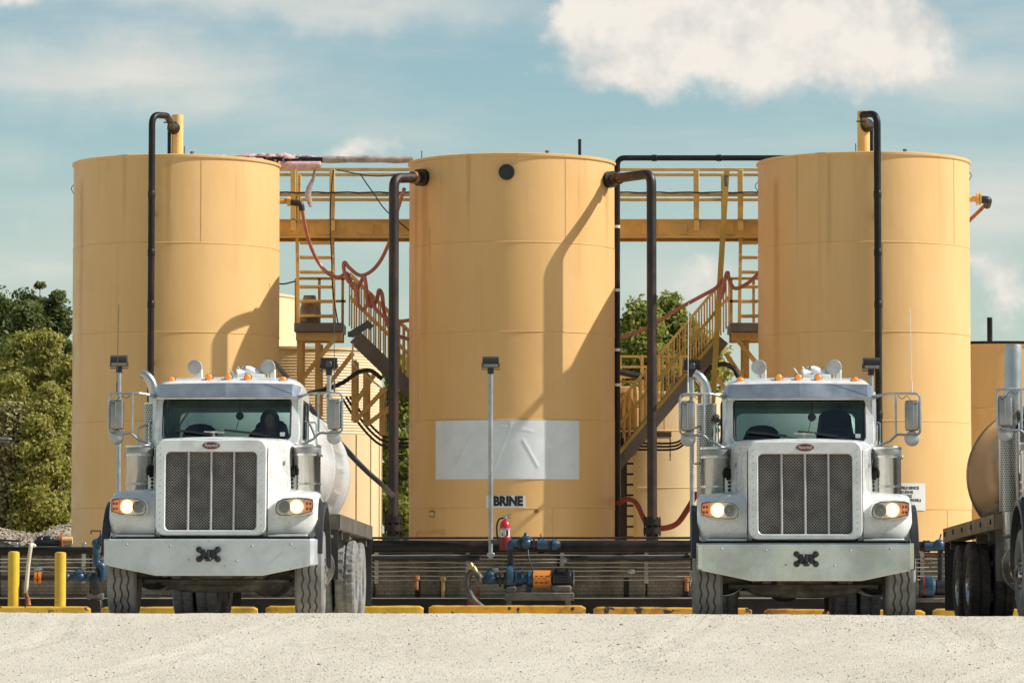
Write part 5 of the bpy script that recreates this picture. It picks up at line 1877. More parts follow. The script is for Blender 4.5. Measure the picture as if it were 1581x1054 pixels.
# ------------------------------------------------------------------ tanker trucks
# local frame: x to the image right, y from the front bumper towards the rear, z up, origin on the ground below the bumper
def tyre_mb(w, drive):
    Rt = .52
    n = 96 if drive else 72
    half = w / 2
    if drive:
        rows = [(-half + .03, .30), (-half - .004, .38), (-half, .46), (-half + .012, .500), (-half + .035, .520), (-half + .08, .520), (-.02, .522), (-.012, .503), (.012, .503), (.02, .522),
                (half - .08, .520), (half - .035, .520), (half - .012, .500), (half, .46), (half + .004, .38), (half - .03, .30)]
    else:
        rows = [(-half + .03, .30), (-half - .006, .38), (-half - .004, .45), (-half + .008, .496), (-half + .028, .518)]
        for gx in (-.078, 0.0, .078):
            rows += [(gx - .0105, .52), (gx - .0095, .486), (gx + .0095, .486), (gx + .0105, .52)]
        rows += [(half - .028, .518), (half - .008, .496), (half + .004, .45), (half + .006, .38), (half - .03, .30)]
    V = []
    for (x, r) in rows:
        for k in range(n):
            a = 2 * math.pi * k / n
            xx, rr = x, r
            if drive:
                if (k % 4) in (0,) and abs(x) > .02 and r > .495:
                    rr = r - .020
                if (k % 4) in (2,) and .012 <= abs(x) < .03 and r > .5:
                    rr = r - .012
            elif r > .48 and abs(x) < .1:
                xx = x + (.0085 if (k % 4) < 2 else -.0085)
            V.append((xx, math.cos(a) * rr, math.sin(a) * rr))
    m = len(rows)
    Fc = []
    for i in range(m - 1):
        for k in range(n):
            k2 = (k + 1) % n
            Fc.append((i * n + k, i * n + k2, (i + 1) * n + k2, (i + 1) * n + k))
    for k in range(n):
        Fc.append(((m - 1) * n + k, (m - 1) * n + (k + 1) % n, (k + 1) % n, k))
    return MB().add(V, Fc)


TY = {}
for nm, w, dr, mt in (('steer', .335, False, 'tyre'), ('drive', .27, True, 'tyre'), ('drive_b', .27, True, 'tyre_black')):
    TY[nm] = tyre_mb(w, dr).mesh('tyre', mt, ang=28)


def rim_mesh(front):
    mb = MB()
    if front:
        mb.lathe([(.302, .10), (.300, .135), (.285, .14), (.27, .10), (.22, .115), (.15, .135), (.11, .15), (.105, .19), (.06, .205), (.001, .207)], (0, 0, 0), (1, 0, 0), 40)
    else:
        mb.lathe([(.302, .07), (.300, .115), (.285, .12), (.270, .06), (.262, -.06), (.16, -.085), (.125, -.08), (.12, .09), (.09, .11), (.001, .112)], (0, 0, 0), (1, 0, 0), 40)
    q = .145 if front else -.07
    for k in range(10):
        a = 2 * math.pi * k / 10
        mb.cyl((q - .03, math.cos(a) * .168, math.sin(a) * .168), (q + .035, math.cos(a) * .168, math.sin(a) * .168), .016, 6)
    if not front:
        for k in range(8):
            a = 2 * math.pi * k / 8
            mb.cyl((.06, math.cos(a) * .10, math.sin(a) * .10), (.125, math.cos(a) * .10, math.sin(a) * .10), .013, 6)
    return mb.mesh('rim', 'stainless', ang=30)


RIMF, RIMR = rim_mesh(True), rim_mesh(False)


def wheel(t, x, y, z, s, front, dark=False):
    """s = +1 outer face towards +x"""
    e = bpy.data.objects.new('wheel', None)
    COL.objects.link(e)
    e.parent = t
    e.location = (x, y, z)
    e.rotation_euler = (random.uniform(0, 6), 0, 0 if s > 0 else math.pi)
    ORI[e.name] = Vector((0, 0, 0))
    link('tyre', TY['steer' if front else ('drive_b' if dark else 'drive')], e)
    link('rim', RIMF if front else RIMR, e)
    return e


def sub_empty(name, t):
    e = bpy.data.objects.new(name, None)
    COL.objects.link(e)
    e.parent = t
    ORI[e.name] = Vector((0, 0, 0))
    return e


def make_truck(label, loc, rot, bumper_mat, barrel_mat, tray_mat, third=False, driver=None, bh=1.245):
    t = thing('tanker_truck', label, 'truck', loc, rot, group='tanker trucks parked nose out', world=False)
    wh = 'truck_white'
    # ---- bumper
    plan = [(-1.235, .36, .625), (-1.235, .11, .62), (-1.215, .05, .612), (-1.17, .012, .604), (-.62, -.012, .490), (0, -.02, .490), (.62, -.012, .490), (1.17, .012, .604), (1.215, .05, .612), (1.235, .11, .62), (1.235, .36, .625)]
    mb = MB()
    th = .035
    L = []
    for (x, y, zb) in plan:
        ix = x * (1 - th / 1.235)
        iy = y + th * (1 if abs(x) < 1.2 else .2)
        L.append([Vector((x, y + .012, zb)), Vector((x, y, zb + .015)), Vector((x, y, .90)), Vector((x, y + .012, .915)), Vector((ix, iy + .03, .915)), Vector((ix, iy + .03, zb))])
    bp = part('bumper', mb.loft(L, True, True, True), bumper_mat, t, ang=25)
    mb = MB().box((0, -.035, .735), (.14, .05, .11), None, .012)
    for sx in (-1, 1):
        mb.bx(sx * .05 - .03, sx * .05 + .03, -.075, -.03, .69, .79, .008, 1)
        for sz in (-1, 1):
            mb.bar((sx * .05, -.04, .735), (sx * .105, -.045, .735 + sz * .052), .03, .05)
            mb.lathe([(.034, -.03), (.036, .02), (.02, .03)], (sx * .108, -.05, .735 + sz * .055), (0, -1, 0), 12)
    mb.cyl((0, -.10, .70), (0, -.10, .78), .022, 10).bx(-.035, .035, -.11, -.07, .655, .70, .01, 1)
    part('tow_hitch', mb, 'lamp_black', bp)
    mb = MB()
    for (bx_, bz) in ((-.45, .83), (.50, .83), (-.23, .67), (.32, .66), (-.95, .85), (.95, .85)):
        mb.ball((bx_, -.016, bz), (.014, .012, .014), 8, 5)
    part('bolt', mb, 'galvanised', bp)
    # ---- grille crown
    o, i = rrect(-.645, .645, .955, 2.075, .11), rrect(-.532, .532, 1.018, 1.928, .055)
    o2, i2 = rrect(-.634, .634, .964, 2.060, .10), rrect(-.540, .540, 1.010, 1.935, .058)
    Y3 = lambda P_, y: [Vector((a, y + (b - 1.0) * .045, b)) for a, b in P_]
    mb = MB().loft([Y3(o, .40), Y3(o, .135), Y3(o2, .118), Y3(i2, .118), Y3(i, .128), Y3(i, .23)], True)
    g = part('grille_surround', mb, 'crown_metal', t, ang=30)
    for sx in (-1, 1):
        part('seam_shade', MB().tube([(sx * .652, .20 + (z - 1.0) * .045, z) for z in (.96, 1.3, 1.7, 1.97)], .0055, 6), 'cab_dark', g)  # black strip draws the shaded edge between grille shell and fender
    xs = [-.532, -.2655, 0, .2655, .532]
    for a, b in zip(xs[:-1], xs[1:]):
        P_ = rrect(a + .004, b - .004, 1.012, 1.934, .004, 1)
        part('grille_screen', MB().loft([Y3(P_, .200), Y3(P_, .205)], True, True, True), 'grille_mesh', g)
    for a in xs[1:-1]:
        part('grille_bar', MB().cyl((a, .158, 1.015), (a, .158 + .041, 1.932), .014, 10), 'emblem_silver', g)
    mb = MB()
    for k in range(14):
        for sx in (-1, 1):
            mb.ball((sx * .588, .115 + (1.0 + k * .075 - 1.0) * .045, 1.0 + k * .075), (.007, .006, .007), 6, 4)
    part('rivet', mb, 'galvanised', g)
    P_ = [(.102 * math.cos(a), .041 * math.sin(a)) for a in np.linspace(0, 2 * math.pi, 29)[:-1]]
    em = part('emblem', MB().prism(P_, lambda u, v, d: Vector((u, d, 2.0 + v)), .150, .166), 'emblem_red', t)
    vs, fs = text_mesh('Peterbilt', .052, .0012, .28, .88, .001)
    part('emblem_script', MB().add([(v[0], .1475 - v[2], 2.0 + v[1]) for v in vs], fs), 'emblem_silver', em, smooth=False)
    # ---- hood
    def hood_sec(y, h, top, r, zb):
        pts = [Vector((-h - .03, y, zb)), Vector((-h - .02, y, (zb + top) / 2))]
        for k in range(7):
            a = R(180 - 90 * k / 6)
            pts.append(Vector((-h + r + r * math.cos(a), y, top - r + r * math.sin(a))))
        pts.append(Vector((-h * .4, y, top + .016)))
        pts.append(Vector((0, y, top + .022)))
        q = [Vector((-p.x, p.y, p.z)) for p in reversed(pts[:-1])]
        return pts + q
    H = [hood_sec(y, h, tp, r, 1.02) for (y, h, tp, r) in ((.22, .630, 2.060, .10), (.30, .645, 2.085, .11), (.6, .69, 2.105, .12), (1.0, .755, 2.125, .13), (1.4, .815, 2.14, .14), (1.72, .865, 2.15, .15), (1.80, .87, 2.15, .15))]
    hood = part('hood', MB().loft(H, False), wh, t, ang=50)
    part('hood_ornament', MB().lathe([(.03, 0), (.012, .03), (.010, .06)], (0, .42, 2.11), (0, 0, 1), 10).bar((-.11, .43, 2.175), (.12, .40, 2.165), .035, .014).bar((-.02, .36, 2.165), (.01, .5, 2.175), .03, .02), 'emblem_silver', hood)
    mb = MB()
    for sx in (-1, 1):
        mb.lathe([(.03, 0), (.03, .008), (.001, .010)], (sx * .775, 1.0, 1.83), (sx, -.12, 0), 14)
    part('side_badge', mb, 'mirror_back', hood)
    # ---- fenders, headlights
    for s in (-1, 1):
        fe = sub_empty('fender_assembly', t) if False else None
        prof = [(.285, .945), (.245, 1.02), (.235, 1.12), (.245, 1.22), (.28, 1.31), (.36, 1.385), (.50, 1.44), (.72, 1.49), (1.0, 1.50), (1.28, 1.46), (1.5, 1.36), (1.64, 1.18), (1.68, .96)]
        cx, cz = .92, .55
        secs = [(.60, 0.0, .04), (.75, 0, .03), (.95, 0, .015), (1.10, .0, .0), (1.17, .012, 0), (1.205, .03, 0), (1.222, .065, 0), (1.215, .09, 0), (1.05, .10, 0)]
        L = []
        for (x, inset, up) in secs:
            row = []
            for (y, z) in prof:
                d = Vector((y - cx, z - cz))
                q = d.normalized() * inset
                sw = .15 * max(0, (x - .70) / .52) ** 2 * max(0, min(1, (.62 - y) / .3))
                row.append(Vector((s * x, y - q.x + sw, z - q.y + (up if z > 1.3 else up * max(0, (z - 1.1) / .2)))))
            L.append(row)
        fo = part('fender', MB().loft(L, False), wh, t, ang=40)
        part('fender_lip', MB().bx(s * .66, s * 1.12, .225, .262, .944, .972, .008, 1), wh, fo)
        part('lip_gap', MB().bx(s * .665, s * 1.10, .232, .262, .974, .980), 'cab_dark', fo)
        ang = np.linspace(R(172), R(-5), 22)
        L = []
        for (x, r0_) in ((1.205, .665), (1.285, .675), (1.292, .655), (1.292, .61), (1.20, .60)):
            L.append([Vector((s * x, .93 + math.cos(a) * r0_ * 1.03, .66 + math.sin(a) * r0_ * 1.06)) for a in ang])
        part('wheel_flare', MB().loft(L, False), 'black_plastic', fo, ang=40)
        # dark liner inside the arch
        L = [[Vector((s * x, .93 + math.cos(a) * .62, .56 + math.sin(a) * .68)) for a in ang] for x in (.62, 1.20)]
        part('arch_liner', MB().loft(L, False), 'cab_dark', fo)
        HL = [(1.172, 1.372), (1.176, 1.30), (1.165, 1.238), (1.06, 1.208), (.90, 1.192), (.80, 1.194), (.765, 1.215), (.752, 1.26), (.760, 1.31), (.785, 1.352), (.85, 1.380), (1.0, 1.390), (1.12, 1.386)]
        cxh = .97
        big = [(cxh + (a - cxh) * 1.085, 1.292 + (b - 1.292) * 1.24) for a, b in HL]
        mid_ = [(cxh + (a - cxh) * 1.03, 1.292 + (b - 1.292) * 1.09) for a, b in HL]
        yy = lambda a: .165 + .15 * max(0, (a - .70) / .52) ** 2
        V3 = lambda P2, d: [Vector((s * a, yy(a) + d, b)) for a, b in P2]
        hl = part('headlight', MB().loft([V3(big, .22), V3(big, .03), V3(mid_, -.006), V3(HL, -.002), V3(HL, .05)], True, False, False), wh, t, ang=35)
        part('reflector', MB().loft([V3(HL, .040), V3(HL, .045)], True, True, True), 'lamp_silver', hl)
        part('seal', MB().tube(V3(HL, .002), .0055, 5, closed=True), 'lamp_black', hl)
        part('turn_signal', MB().prism([(1.168, 1.36), (1.168, 1.246), (1.085, 1.222), (1.085, 1.378)], lambda u, v, d: Vector((s * u, yy(u) + d, v)), .014, .036), 'amber', hl)
        mb = MB()
        for (a, b) in ((1.11, 1.33), (1.11, 1.27), (1.145, 1.33), (1.145, 1.27)):
            mb.lathe([(.016, 0), (.012, .004), (.001, .005)], (s * a, yy(a) + .012, b), (0, -1, 0), 8)
        part('signal_facets', mb, 'emblem_red', hl)
        part('beam_halo', MB().lathe([(.082, .0), (.06, .012), (.055, .014)], (s * .99, yy(.99) + .040, 1.295), (s * .22, -1, 0), 24), 'lamp_halo', hl)  # glowing discs imitate the glare spreading round the lit bulb
        part('glare_ring', MB().lathe([(.060, .0), (.045, .010), (.036, .012)], (s * .99, yy(.99) + .026, 1.295), (s * .22, -1, 0), 24), 'lamp_glow', hl)
        part('bulb', MB().lathe([(.038, .0), (.030, .010), (.001, .014)], (s * .99, yy(.99) + .014, 1.295), (s * .22, -1, 0), 20), 'lamp_beam', hl)
        mb = MB().lathe([(.072, 0), (.068, .006), (.06, .006), (.058, 0)], (s * .852, yy(.852) + .036, 1.290), (0, -1, 0), 24)
        for k in range(4):
            a = k * math.pi / 2 + .8
            mb.bar((s * .852 + math.cos(a) * .016, yy(.852) + .03, 1.29 + math.sin(a) * .016), (s * .852 + math.cos(a) * .06, yy(.852) + .03, 1.29 + math.sin(a) * .06), .012, .006, up=(0, 1, 0))
        mb.ball((s * .852, yy(.852) + .03, 1.29), .016, 8, 6)
        part('low_beam', mb, 'light_back', hl)
        part('lens', MB().loft([V3(mid_, -.004), V3(HL, -.010), [Vector((s * (cxh + (a - cxh) * .6), yy(cxh + (a - cxh) * .6) - .022, 1.292 + (b - 1.292) * .6)) for a, b in HL]], True, False, True), 'lens_clear', hl)
    part('gap_shade', MB().bx(-1.1, 1.1, .26, .42, .80, .95), 'cab_dark', t)  # dark block paints in the shade between fenders and bumper
    # ---- cab
    cab = part('cab', MB().bx(-.895, .895, 1.78, 3.2, 1.02, 2.115, .05), wh, t)
    o, i = rrect(-.885, .885, 2.06, 2.78, .12), rrect(-.775, .775, 2.142, 2.660, .075)
    o2 = rrect(-.872, .872, 2.075, 2.765, .11)
    i2 = rrect(-.785, .785, 2.132, 2.67, .08)
    YW = lambda P2, y: [Vector((a, y + (b - 2.1) * .22 + .07 * (a / .88) ** 2, b)) for a, b in P2]
    part('windshield_frame', MB().loft([YW(o, 1.88), YW(o, 1.765), YW(o2, 1.745), YW(i2, 1.745), YW(i, 1.76), YW(i, 1.80)], True), wh, cab, ang=30)
    part('windshield_seal', MB().tube(YW(rrect(-.772, .772, 2.145, 2.657, .075), 1.752), .012, 6, closed=True), 'black_rubber', cab)
    gv = []
    for jz in range(5):
        z = 2.146 + (2.656 - 2.146) * jz / 4
        gv.append([YW([(-.772 + 1.544 * k / 16, z)], 1.775)[0] for k in range(17)])
    part('windshield', MB().loft(gv, False), 'windshield', cab, ang=60)
    # roof
    def roof_sec(y, h, top, r, zb=2.64):
        pts = [Vector((-h, y, zb))]
        for k in range(8):
            a = R(180 - 90 * k / 7)
            pts.append(Vector((-h + r + r * math.cos(a), y, top - r * .85 + r * .85 * math.sin(a))))
        pts += [Vector((-h * .35, y, top + .010)), Vector((0, y, top + .014))]
        return pts + [Vector((-p.x, p.y, p.z)) for p in reversed(pts[:-1])]
    L = [roof_sec(*q) for q in ((1.855, .845, 2.735, .07), (1.875, .855, 2.80, .12), (1.93, .865, 2.85, .16), (2.03, .872, 2.885, .18), (2.3, .878, 2.925, .19), (2.8, .88, 2.935, .19), (3.08, .878, 2.925, .19), (3.17, .868, 2.89, .19), (3.2, .85, 2.84, .17))]
    part('cab_roof', MB().loft(L, False, True, True), wh, cab, ang=50)
    # sun visor, bent in the middle
    mb = MB()
    L = []
    for (x, y, zt, zb) in ((-.885, 1.93, 2.80, 2.69), (-.845, 1.80, 2.815, 2.665), (-.80, 1.715, 2.822, 2.658), (-.4, 1.665, 2.827, 2.656), (0, 1.63, 2.830, 2.655), (.4, 1.665, 2.827, 2.656), (.80, 1.715, 2.822, 2.658), (.845, 1.80, 2.815, 2.665), (.885, 1.93, 2.80, 2.69)):
        L.append([Vector((x, y + .10, zt)), Vector((x, y, zb)), Vector((x, y + .012, zb - .006)), Vector((x, y + .115, zt - .006))])
    part('sun_visor', mb.loft(L, True, True, True), 'visor_metal', cab, ang=8)
    # doors
    for s in (-1, 1):
        o, i = rrect(1.82, 2.98, 1.08, 2.745, .08), rrect(1.985, 2.76, 2.165, 2.63, .05)
        X3 = lambda P2, x: [Vector((s * x, a + (max(0, b - 2.15) * .16 if a < 2.3 else 0), b)) for a, b in P2]
        dr = part('door', MB().loft([X3(o, .86), X3(o, .905), X3(i, .908), X3(i, .86)], True), wh, t, ang=30)
        part('window', MB().loft([X3(rrect(1.98, 2.765, 2.16, 2.635, .05), .882), X3(rrect(1.98, 2.765, 2.16, 2.635, .05), .887)], True, True, True), 'side_glass', dr)
        part('window_seal', MB().tube(X3(i, .911), .010, 5, closed=True), 'black_rubber', dr)
        part('door_handle', MB().bx(s * .908, s * .925, 2.75, 2.90, 1.95, 1.99, .006, 1), 'chrome', dr)
        part('grab_handle', MB().tube(bend([(s * .90, 3.06, 1.75), (s * .985, 3.06, 1.75), (s * .985, 3.06, 2.42), (s * .90, 3.06, 2.42)], .05, 5), .014, 8), 'chrome', t)
        part('grab_handle', MB().tube(bend([(s * .905, 2.02, 1.9), (s * .96, 2.0, 1.9), (s * .96, 2.04, 2.38), (s * .905, 2.06, 2.38)], .04, 5), .012, 8), 'chrome', t)
    part('rear_corner', MB().bx(-.885, -.84, 2.96, 3.18, 2.1, 2.72), wh, cab)
    part('rear_corner', MB().bx(.84, .885, 2.96, 3.18, 2.1, 2.72), wh, cab)
    o, i = rrect(-.86, .86, 2.09, 2.74, .06), rrect(-.72, .72, 2.17, 2.55, .08)
    YR = lambda P2, y: [Vector((a, y, b)) for a, b in P2]
    part('rear_wall', MB().loft([YR(o, 3.13), YR(o, 3.19), YR(i, 3.19), YR(i, 3.13), YR(o, 3.13)], True), wh, cab, ang=30)
    part('rear_window', MB().loft([YR(rrect(-.73, .73, 2.16, 2.56, .08), 3.155), YR(rrect(-.73, .73, 2.16, 2.56, .08), 3.160)], True, True, True), 'rear_glass', cab)
    part('cab_floor', MB().bx(-.82, .82, 1.95, 3.1, 2.118, 2.122), 'cab_dark', cab)
    part('headliner', MB().bx(-.82, .82, 2.0, 3.12, 2.70, 2.72), 'cab_dark', cab)
    part('dashboard', MB().bx(-.80, .80, 1.86, 2.12, 2.10, 2.168, .02).bx(.25, .70, 1.98, 2.14, 2.15, 2.215, .02), 'cab_dark', t)
    for sx, tp, hd in ((-.42, 2.385, False), (.46, 2.44 if driver else 2.575, True)):
        L = []
        for q, w in ((1.7, .25), (2.0, .25), (2.2, .235), (tp - .07, .19), (tp - .02, .14), (tp, .06)):
            L.append([Vector((sx + w * math.copysign(abs(math.cos(a)) ** .6, math.cos(a)), 2.62 + (q - 1.7) * .16 + .07 * math.sin(a), q)) for a in np.linspace(0, 2 * math.pi, 17)[:-1]])
        se = part('seat', MB().loft(L, True, True, True), 'seat_cloth', t, ang=60)
        part('seat_cushion', MB().bx(sx - .25, sx + .25, 2.2, 2.65, 1.62, 1.76, .05), 'seat_cloth', se)
    mb = MB()
    c = Vector((.46, 2.20, 2.205))
    u, v = Vector((1, 0, 0)), Vector((0, .82, .57)).normalized()
    mb.tube([c + u * math.cos(a) * .215 + v * math.sin(a) * .215 for a in np.linspace(0, 2 * math.pi, 29)[:-1]], .014, 8, closed=True)
    for a in (.3, 2.85, 4.7):
        mb.cyl(c, c + u * math.cos(a) * .21 + v * math.sin(a) * .21, .012, 6)
    part('steering_wheel', mb, 'black_plastic', t)
    part('inside_mirror', MB().lathe([(.045, -.01), (.05, 0), (.045, .012), (.001, .014)], (.15, 1.93, 2.44), (0, 1, 0), 16).cyl((.15, 1.94, 2.44), (.10, 1.93, 2.25), .004, 5).cyl((.15, 1.94, 2.47), (.15, 1.94, 2.66), .004, 5), 'cab_dark', t)
    part('sticker', MB().bx(.655, .715, 1.755, 1.758, 2.185, 2.235), 'label_white', cab)
    for sx, sgn in ((-.32, 1), (.28, 1)):
        base = Vector((sx + .28, 1.742 + .0, 2.125))
        tip = YW([(sx - .30, 2.262)], 1.722)[0]
        hub = YW([(sx + .28, 2.182)], 1.716)[0]
        mb = MB().bar(hub, hub.lerp(tip, .55) + Vector((0, -.015, .0)), .016, .014).bar(hub.lerp(tip, .2) + Vector((0, -.004, .012)), tip, .012, .026)
        mb.lathe([(.022, 0), (.018, .025), (.001, .028)], hub + Vector((0, .0, -.015)), (0, -1, .4), 10)
        part('wiper', mb, 'lamp_black', t)
    # ---- roof lights, horns
    for sx in (-.69, -.235, 0.0, .235, .67):
        z = 2.905 - .035 * (abs(sx) > .5)
        ml = part('marker_light', MB().lathe([(.046, .05), (.050, .0), (.044, -.022), (.03, -.022)], (sx, 2.03, z + .01), (0, 1, .1), 18).bx(sx - .03, sx + .03, 2.0, 2.10, z - .06, z - .02), 'lamp_black', t)
        part('amber_lens', MB().ball((sx, 2.005, z + .012), (.042, .038, .042), 18, 10), 'amber', ml)
    for sx in (-.46, .44):
        wl = part('work_light', MB().lathe([(.075, .07), (.088, .03), (.091, -.012), (.086, -.016), (.001, -.017)], (sx, 2.45, 3.07), (.12, 1, 0), 28), 'light_back', t)
        part('bracket', MB().bx(sx + .02, sx + .09, 2.47, 2.54, 2.90, 3.05, .01, 1).cyl((sx, 2.48, 2.90), (sx, 2.48, 2.99), .012, 8), 'label_white', wl)
    hn = part('air_horn', MB().bx(-.02, .40, 2.42, 2.62, 2.92, 2.985, .015).lathe([(.045, 0), (.036, .04), (.026, .12), (.022, .30)], (.06, 2.42, 3.0), (.95, .3, .12), 16).lathe([(.02, 0), (.05, .05), (.06, .10), (.05, .22), (.03, .28)], (.12, 2.46, 3.06), (.9, .2, -.35), 16), 'label_white', t)
    part('horn_fitting', MB().cyl((-.04, 2.5, 3.06), (.02, 2.5, 2.98), .01, 6).cyl((.10, 2.5, 3.03), (.06, 2.5, 3.08), .01, 6).cyl((.22, 2.5, 3.0), (.32, 2.5, 3.07), .012, 6).ball((.16, 2.45, 3.05), .035, 10, 6), 'galvanised', hn)
    # ---- mirrors
    for s in (-1, 1):
        m = sub_empty('side_mirror', t)
        tb = MB().tube(bend([(s * .87, 1.90, 2.685), (s * 1.05, 1.72, 2.705), (s * 1.30, 1.68, 2.705), (s * 1.405, 1.68, 2.70), (s * 1.412, 1.68, 2.60), (s * 1.412, 1.68, 2.25), (s * 1.36, 1.68, 2.205), (s * 1.14, 1.69, 2.225), (s * 1.06, 1.73, 2.15), (s * .87, 1.88, 2.075)], .07, 5), .0145, 8)
        tb.cyl((s * 1.125, 1.69, 2.70), (s * 1.125, 1.69, 2.235), .0135, 8)
        tb.cyl((s * .88, 1.9, 2.66), (s * 1.0, 1.76, 2.70), .010, 6)
        part('bracket', tb, 'galvanised', m)
        hs = part('housing', MB().bx(s * 1.315 - .082, s * 1.315 + .082, 1.66, 1.755, 2.265, 2.625, .028, 3), 'mirror_back', m)
        part('housing_ridge', MB().cyl((s * 1.325, 1.655, 2.29), (s * 1.325, 1.655, 2.60), .006, 6).bx(s * 1.315 - .05, s * 1.315 + .05, 1.65, 1.665, 2.225, 2.245), 'mirror_back', hs)
        part('mirror_glass', MB().bx(s * 1.315 - .07, s * 1.315 + .07, 1.755, 1.760, 2.28, 2.61), 'chrome', hs)
        part('spot_mirror', MB().lathe([(.001, -.030), (.06, -.024), (.086, -.008), (.091, .012), (.001, .014)], (s * 1.315, 1.70, 2.175), (0, 1, 0), 26), 'light_back', m)
        part('mirror_wire', MB().tube(spline([(s * 1.15, 1.68, 2.68), (s * 1.2, 1.665, 2.64), (s * 1.26, 1.66, 2.67), (s * 1.34, 1.655, 2.58), (s * 1.38, 1.66, 2.60)], 5), .004, 5), 'black_rubber', m)
        if not third:
            part('whip_aerial', MB().cyl((s * 1.315, 1.70, 2.70), (s * 1.315, 1.70, 2.84), .010, 8).cyl((s * 1.315, 1.70, 2.84), (s * 1.315 - s * .01, 1.72, 3.78 if s < 0 else 3.72), .0045, 6), 'label_white' if (driver is None) else 'lamp_grey', m)
    # ---- air cleaners
    for s in (-1, 1):
        c = (s * 1.005, 1.50, 0)
        ac = part('air_cleaner', MB().lathe([(.12, 1.40), (.160, 1.41), (.165, 1.43), (.165, 1.93), (.168, 1.935), (.168, 2.055), (.160, 2.068), (.10, 2.075)], c, (0, 0, 1), 40), 'stainless', t)
        for z in (1.50, 1.60, 1.945, 2.05):
            part('clamp_band', MB().lathe([(.164, z - .014), (.1735, z - .012), (.1735, z + .012), (.164, z + .014)], c, (0, 0, 1), 40, caps=False), 'chrome' if z > 1.9 else 'stainless', ac)
        part('intake_screen', MB().lathe([(.169, 1.965), (.170, 1.97), (.170, 2.03), (.169, 2.035)], c, (0, 0, 1), 40, caps=False), 'mirror_back', ac)
        part('latch', MB().bx(s * 1.17 - .02, s * 1.17 + .025, 1.46, 1.52, 1.925, 1.965, .006, 1), 'galvanised', ac)
        part('intake_bellows', MB().lathe([(.07, -.03), (.085, -.02), (.07, -.01), (.085, .0), (.07, .01), (.085, .02), (.07, .03)], (s * .845, 1.42, 1.73), (1, 0, 0), 18), 'black_rubber', ac)
        mb = MB()
        for k in range(5):
            mb.ball((s * .835, 1.36, 1.47 + .045 * k), (.022, .02, .019), 10, 6)
        part('louvre_strip', MB().bx(s * .86 - .03, s * .86 + .03, 1.37, 1.40, 1.43, 1.70), 'stainless', ac)
        part('louvre_hole', mb, 'cab_dark', ac)
    # ---- exhaust
    ex = part('exhaust_stack', MB().cyl((-1.08, 3.40, .75), (-1.08, 3.40, 1.4), .085, 18), 'stainless', t)
    top = 2.68
    part('heat_shield', MB().lathe([(.122, 1.32), (.122, top)], (-1.08, 3.40, 0), (0, 0, 1), 40, caps=False, uv=True), 'perforated', ex)
    part('shield_ring', MB().lathe([(.10, top - .012), (.126, top - .01), (.126, top + .006), (.07, top + .008)], (-1.08, 3.40, 0), (0, 0, 1), 30, caps=False), 'chrome', ex)
    if third:
        part('stack_pipe', MB().lathe([(.105, top - .2), (.105, 3.33), (.10, 3.36), (.095, 3.33), (.095, 3.0)], (-1.08, 3.40, 0), (.02, 0, 1), 28, caps=False), 'stack_grey', ex)
    else:
        pts = spline([(-1.08, 3.40, top - .2), (-1.08, 3.40, 2.72), (-1.085, 3.40, 2.84), (-1.115, 3.40, 2.94), (-1.165, 3.40, 3.01), (-1.235, 3.40, 3.055)], 6)
        part('curved_tip', MB().tube(pts, .066, 20, caps=False).tube(pts, .061, 20, caps=False), 'stainless', ex)
        part('grab_rail', MB().tube(bend([(-1.17, 3.30, 1.95), (-1.25, 3.28, 1.95), (-1.25, 3.28, 2.38), (-1.17, 3.30, 2.40)], .05, 4), .014, 8), 'mirror_back', ex)
    part('stack_clamp', MB().bx(-1.0, -.86, 3.34, 3.44, 2.42, 2.50).bx(-1.0, -.88, 3.36, 3.42, 2.1, 2.16).ball((-.96, 3.32, 2.52), .04, 8, 6).ball((-.95, 3.32, 2.36), .035, 8, 6), 'chassis', ex)
    # ---- chassis
    ch = part('frame_rail', MB().bx(-.47, -.40, .55, 10.0, .82, 1.08), 'chassis', t)
    part('frame_rail', MB().bx(.40, .47, .55, 10.0, .82, 1.08), 'chassis', t)
    mb = MB().tube(spline([(-.95, .93, .52), (-.72, .93, .50), (-.55, .90, .40), (-.3, .88, .365), (0, .88, .36), (.3, .88, .365), (.55, .90, .40), (.72, .93, .50), (.95, .93, .52)], 4), .062, 10)
    mb.bx(-.62, .62, .80, .93, .395, .455, .01, 1)
    for s in (-1, 1):
        mb.box((s * .43, .93, .50), (.10, 1.1, .07), None, .01).box((s * .43, .90, .57), (.16, .2, .10), None, .02)
        mb.box((s * .80, .95, .50), (.16, .16, .20), None, .04)
    mb.cyl((-.85, .80, .44), (.85, .80, .44), .022, 10)
    part('front_axle', mb, 'chassis', ch)
    mb = MB().bx(-.50, .50, .42, .60, .60, 1.0, .03).bx(-.33, .33, .55, 1.5, .46, .80, .06).bx(-.9, -.55, .45, .7, .60, .74, .03).bx(.55, .9, .45, .7, .60, .74, .03)
    mb.bx(-.34, -.26, .40, .46, .51, .58, .01, 1).cyl((.1, .5, .55), (.55, .6, .52), .05, 10).cyl((-.6, .5, .50), (-.2, .5, .56), .03, 8)
    part('engine_underside', mb, 'chassis', ch)
    part('tie_plate', MB().bx(-.29, -.21, .79, .80, .44, .48), 'label_white', ch)
    part('cross_member', MB().bx(-.85, .85, 1.7, 3.3, .62, .98, .04).bx(-.4, .4, 3.5, 9.8, .9, .98), 'chassis', ch)
    for s in (-1, 1):
        fw = wheel(t, s * 1.10, .93, .52, s, True)
        fw.rotation_euler.z += R(3.0) if driver else R(-.6)
        for yy_ in (7.05, 8.42):
            wheel(t, s * 1.09, yy_, .52, s, False, third)
            wheel(t, s * .775, yy_, .52, s, False, third)
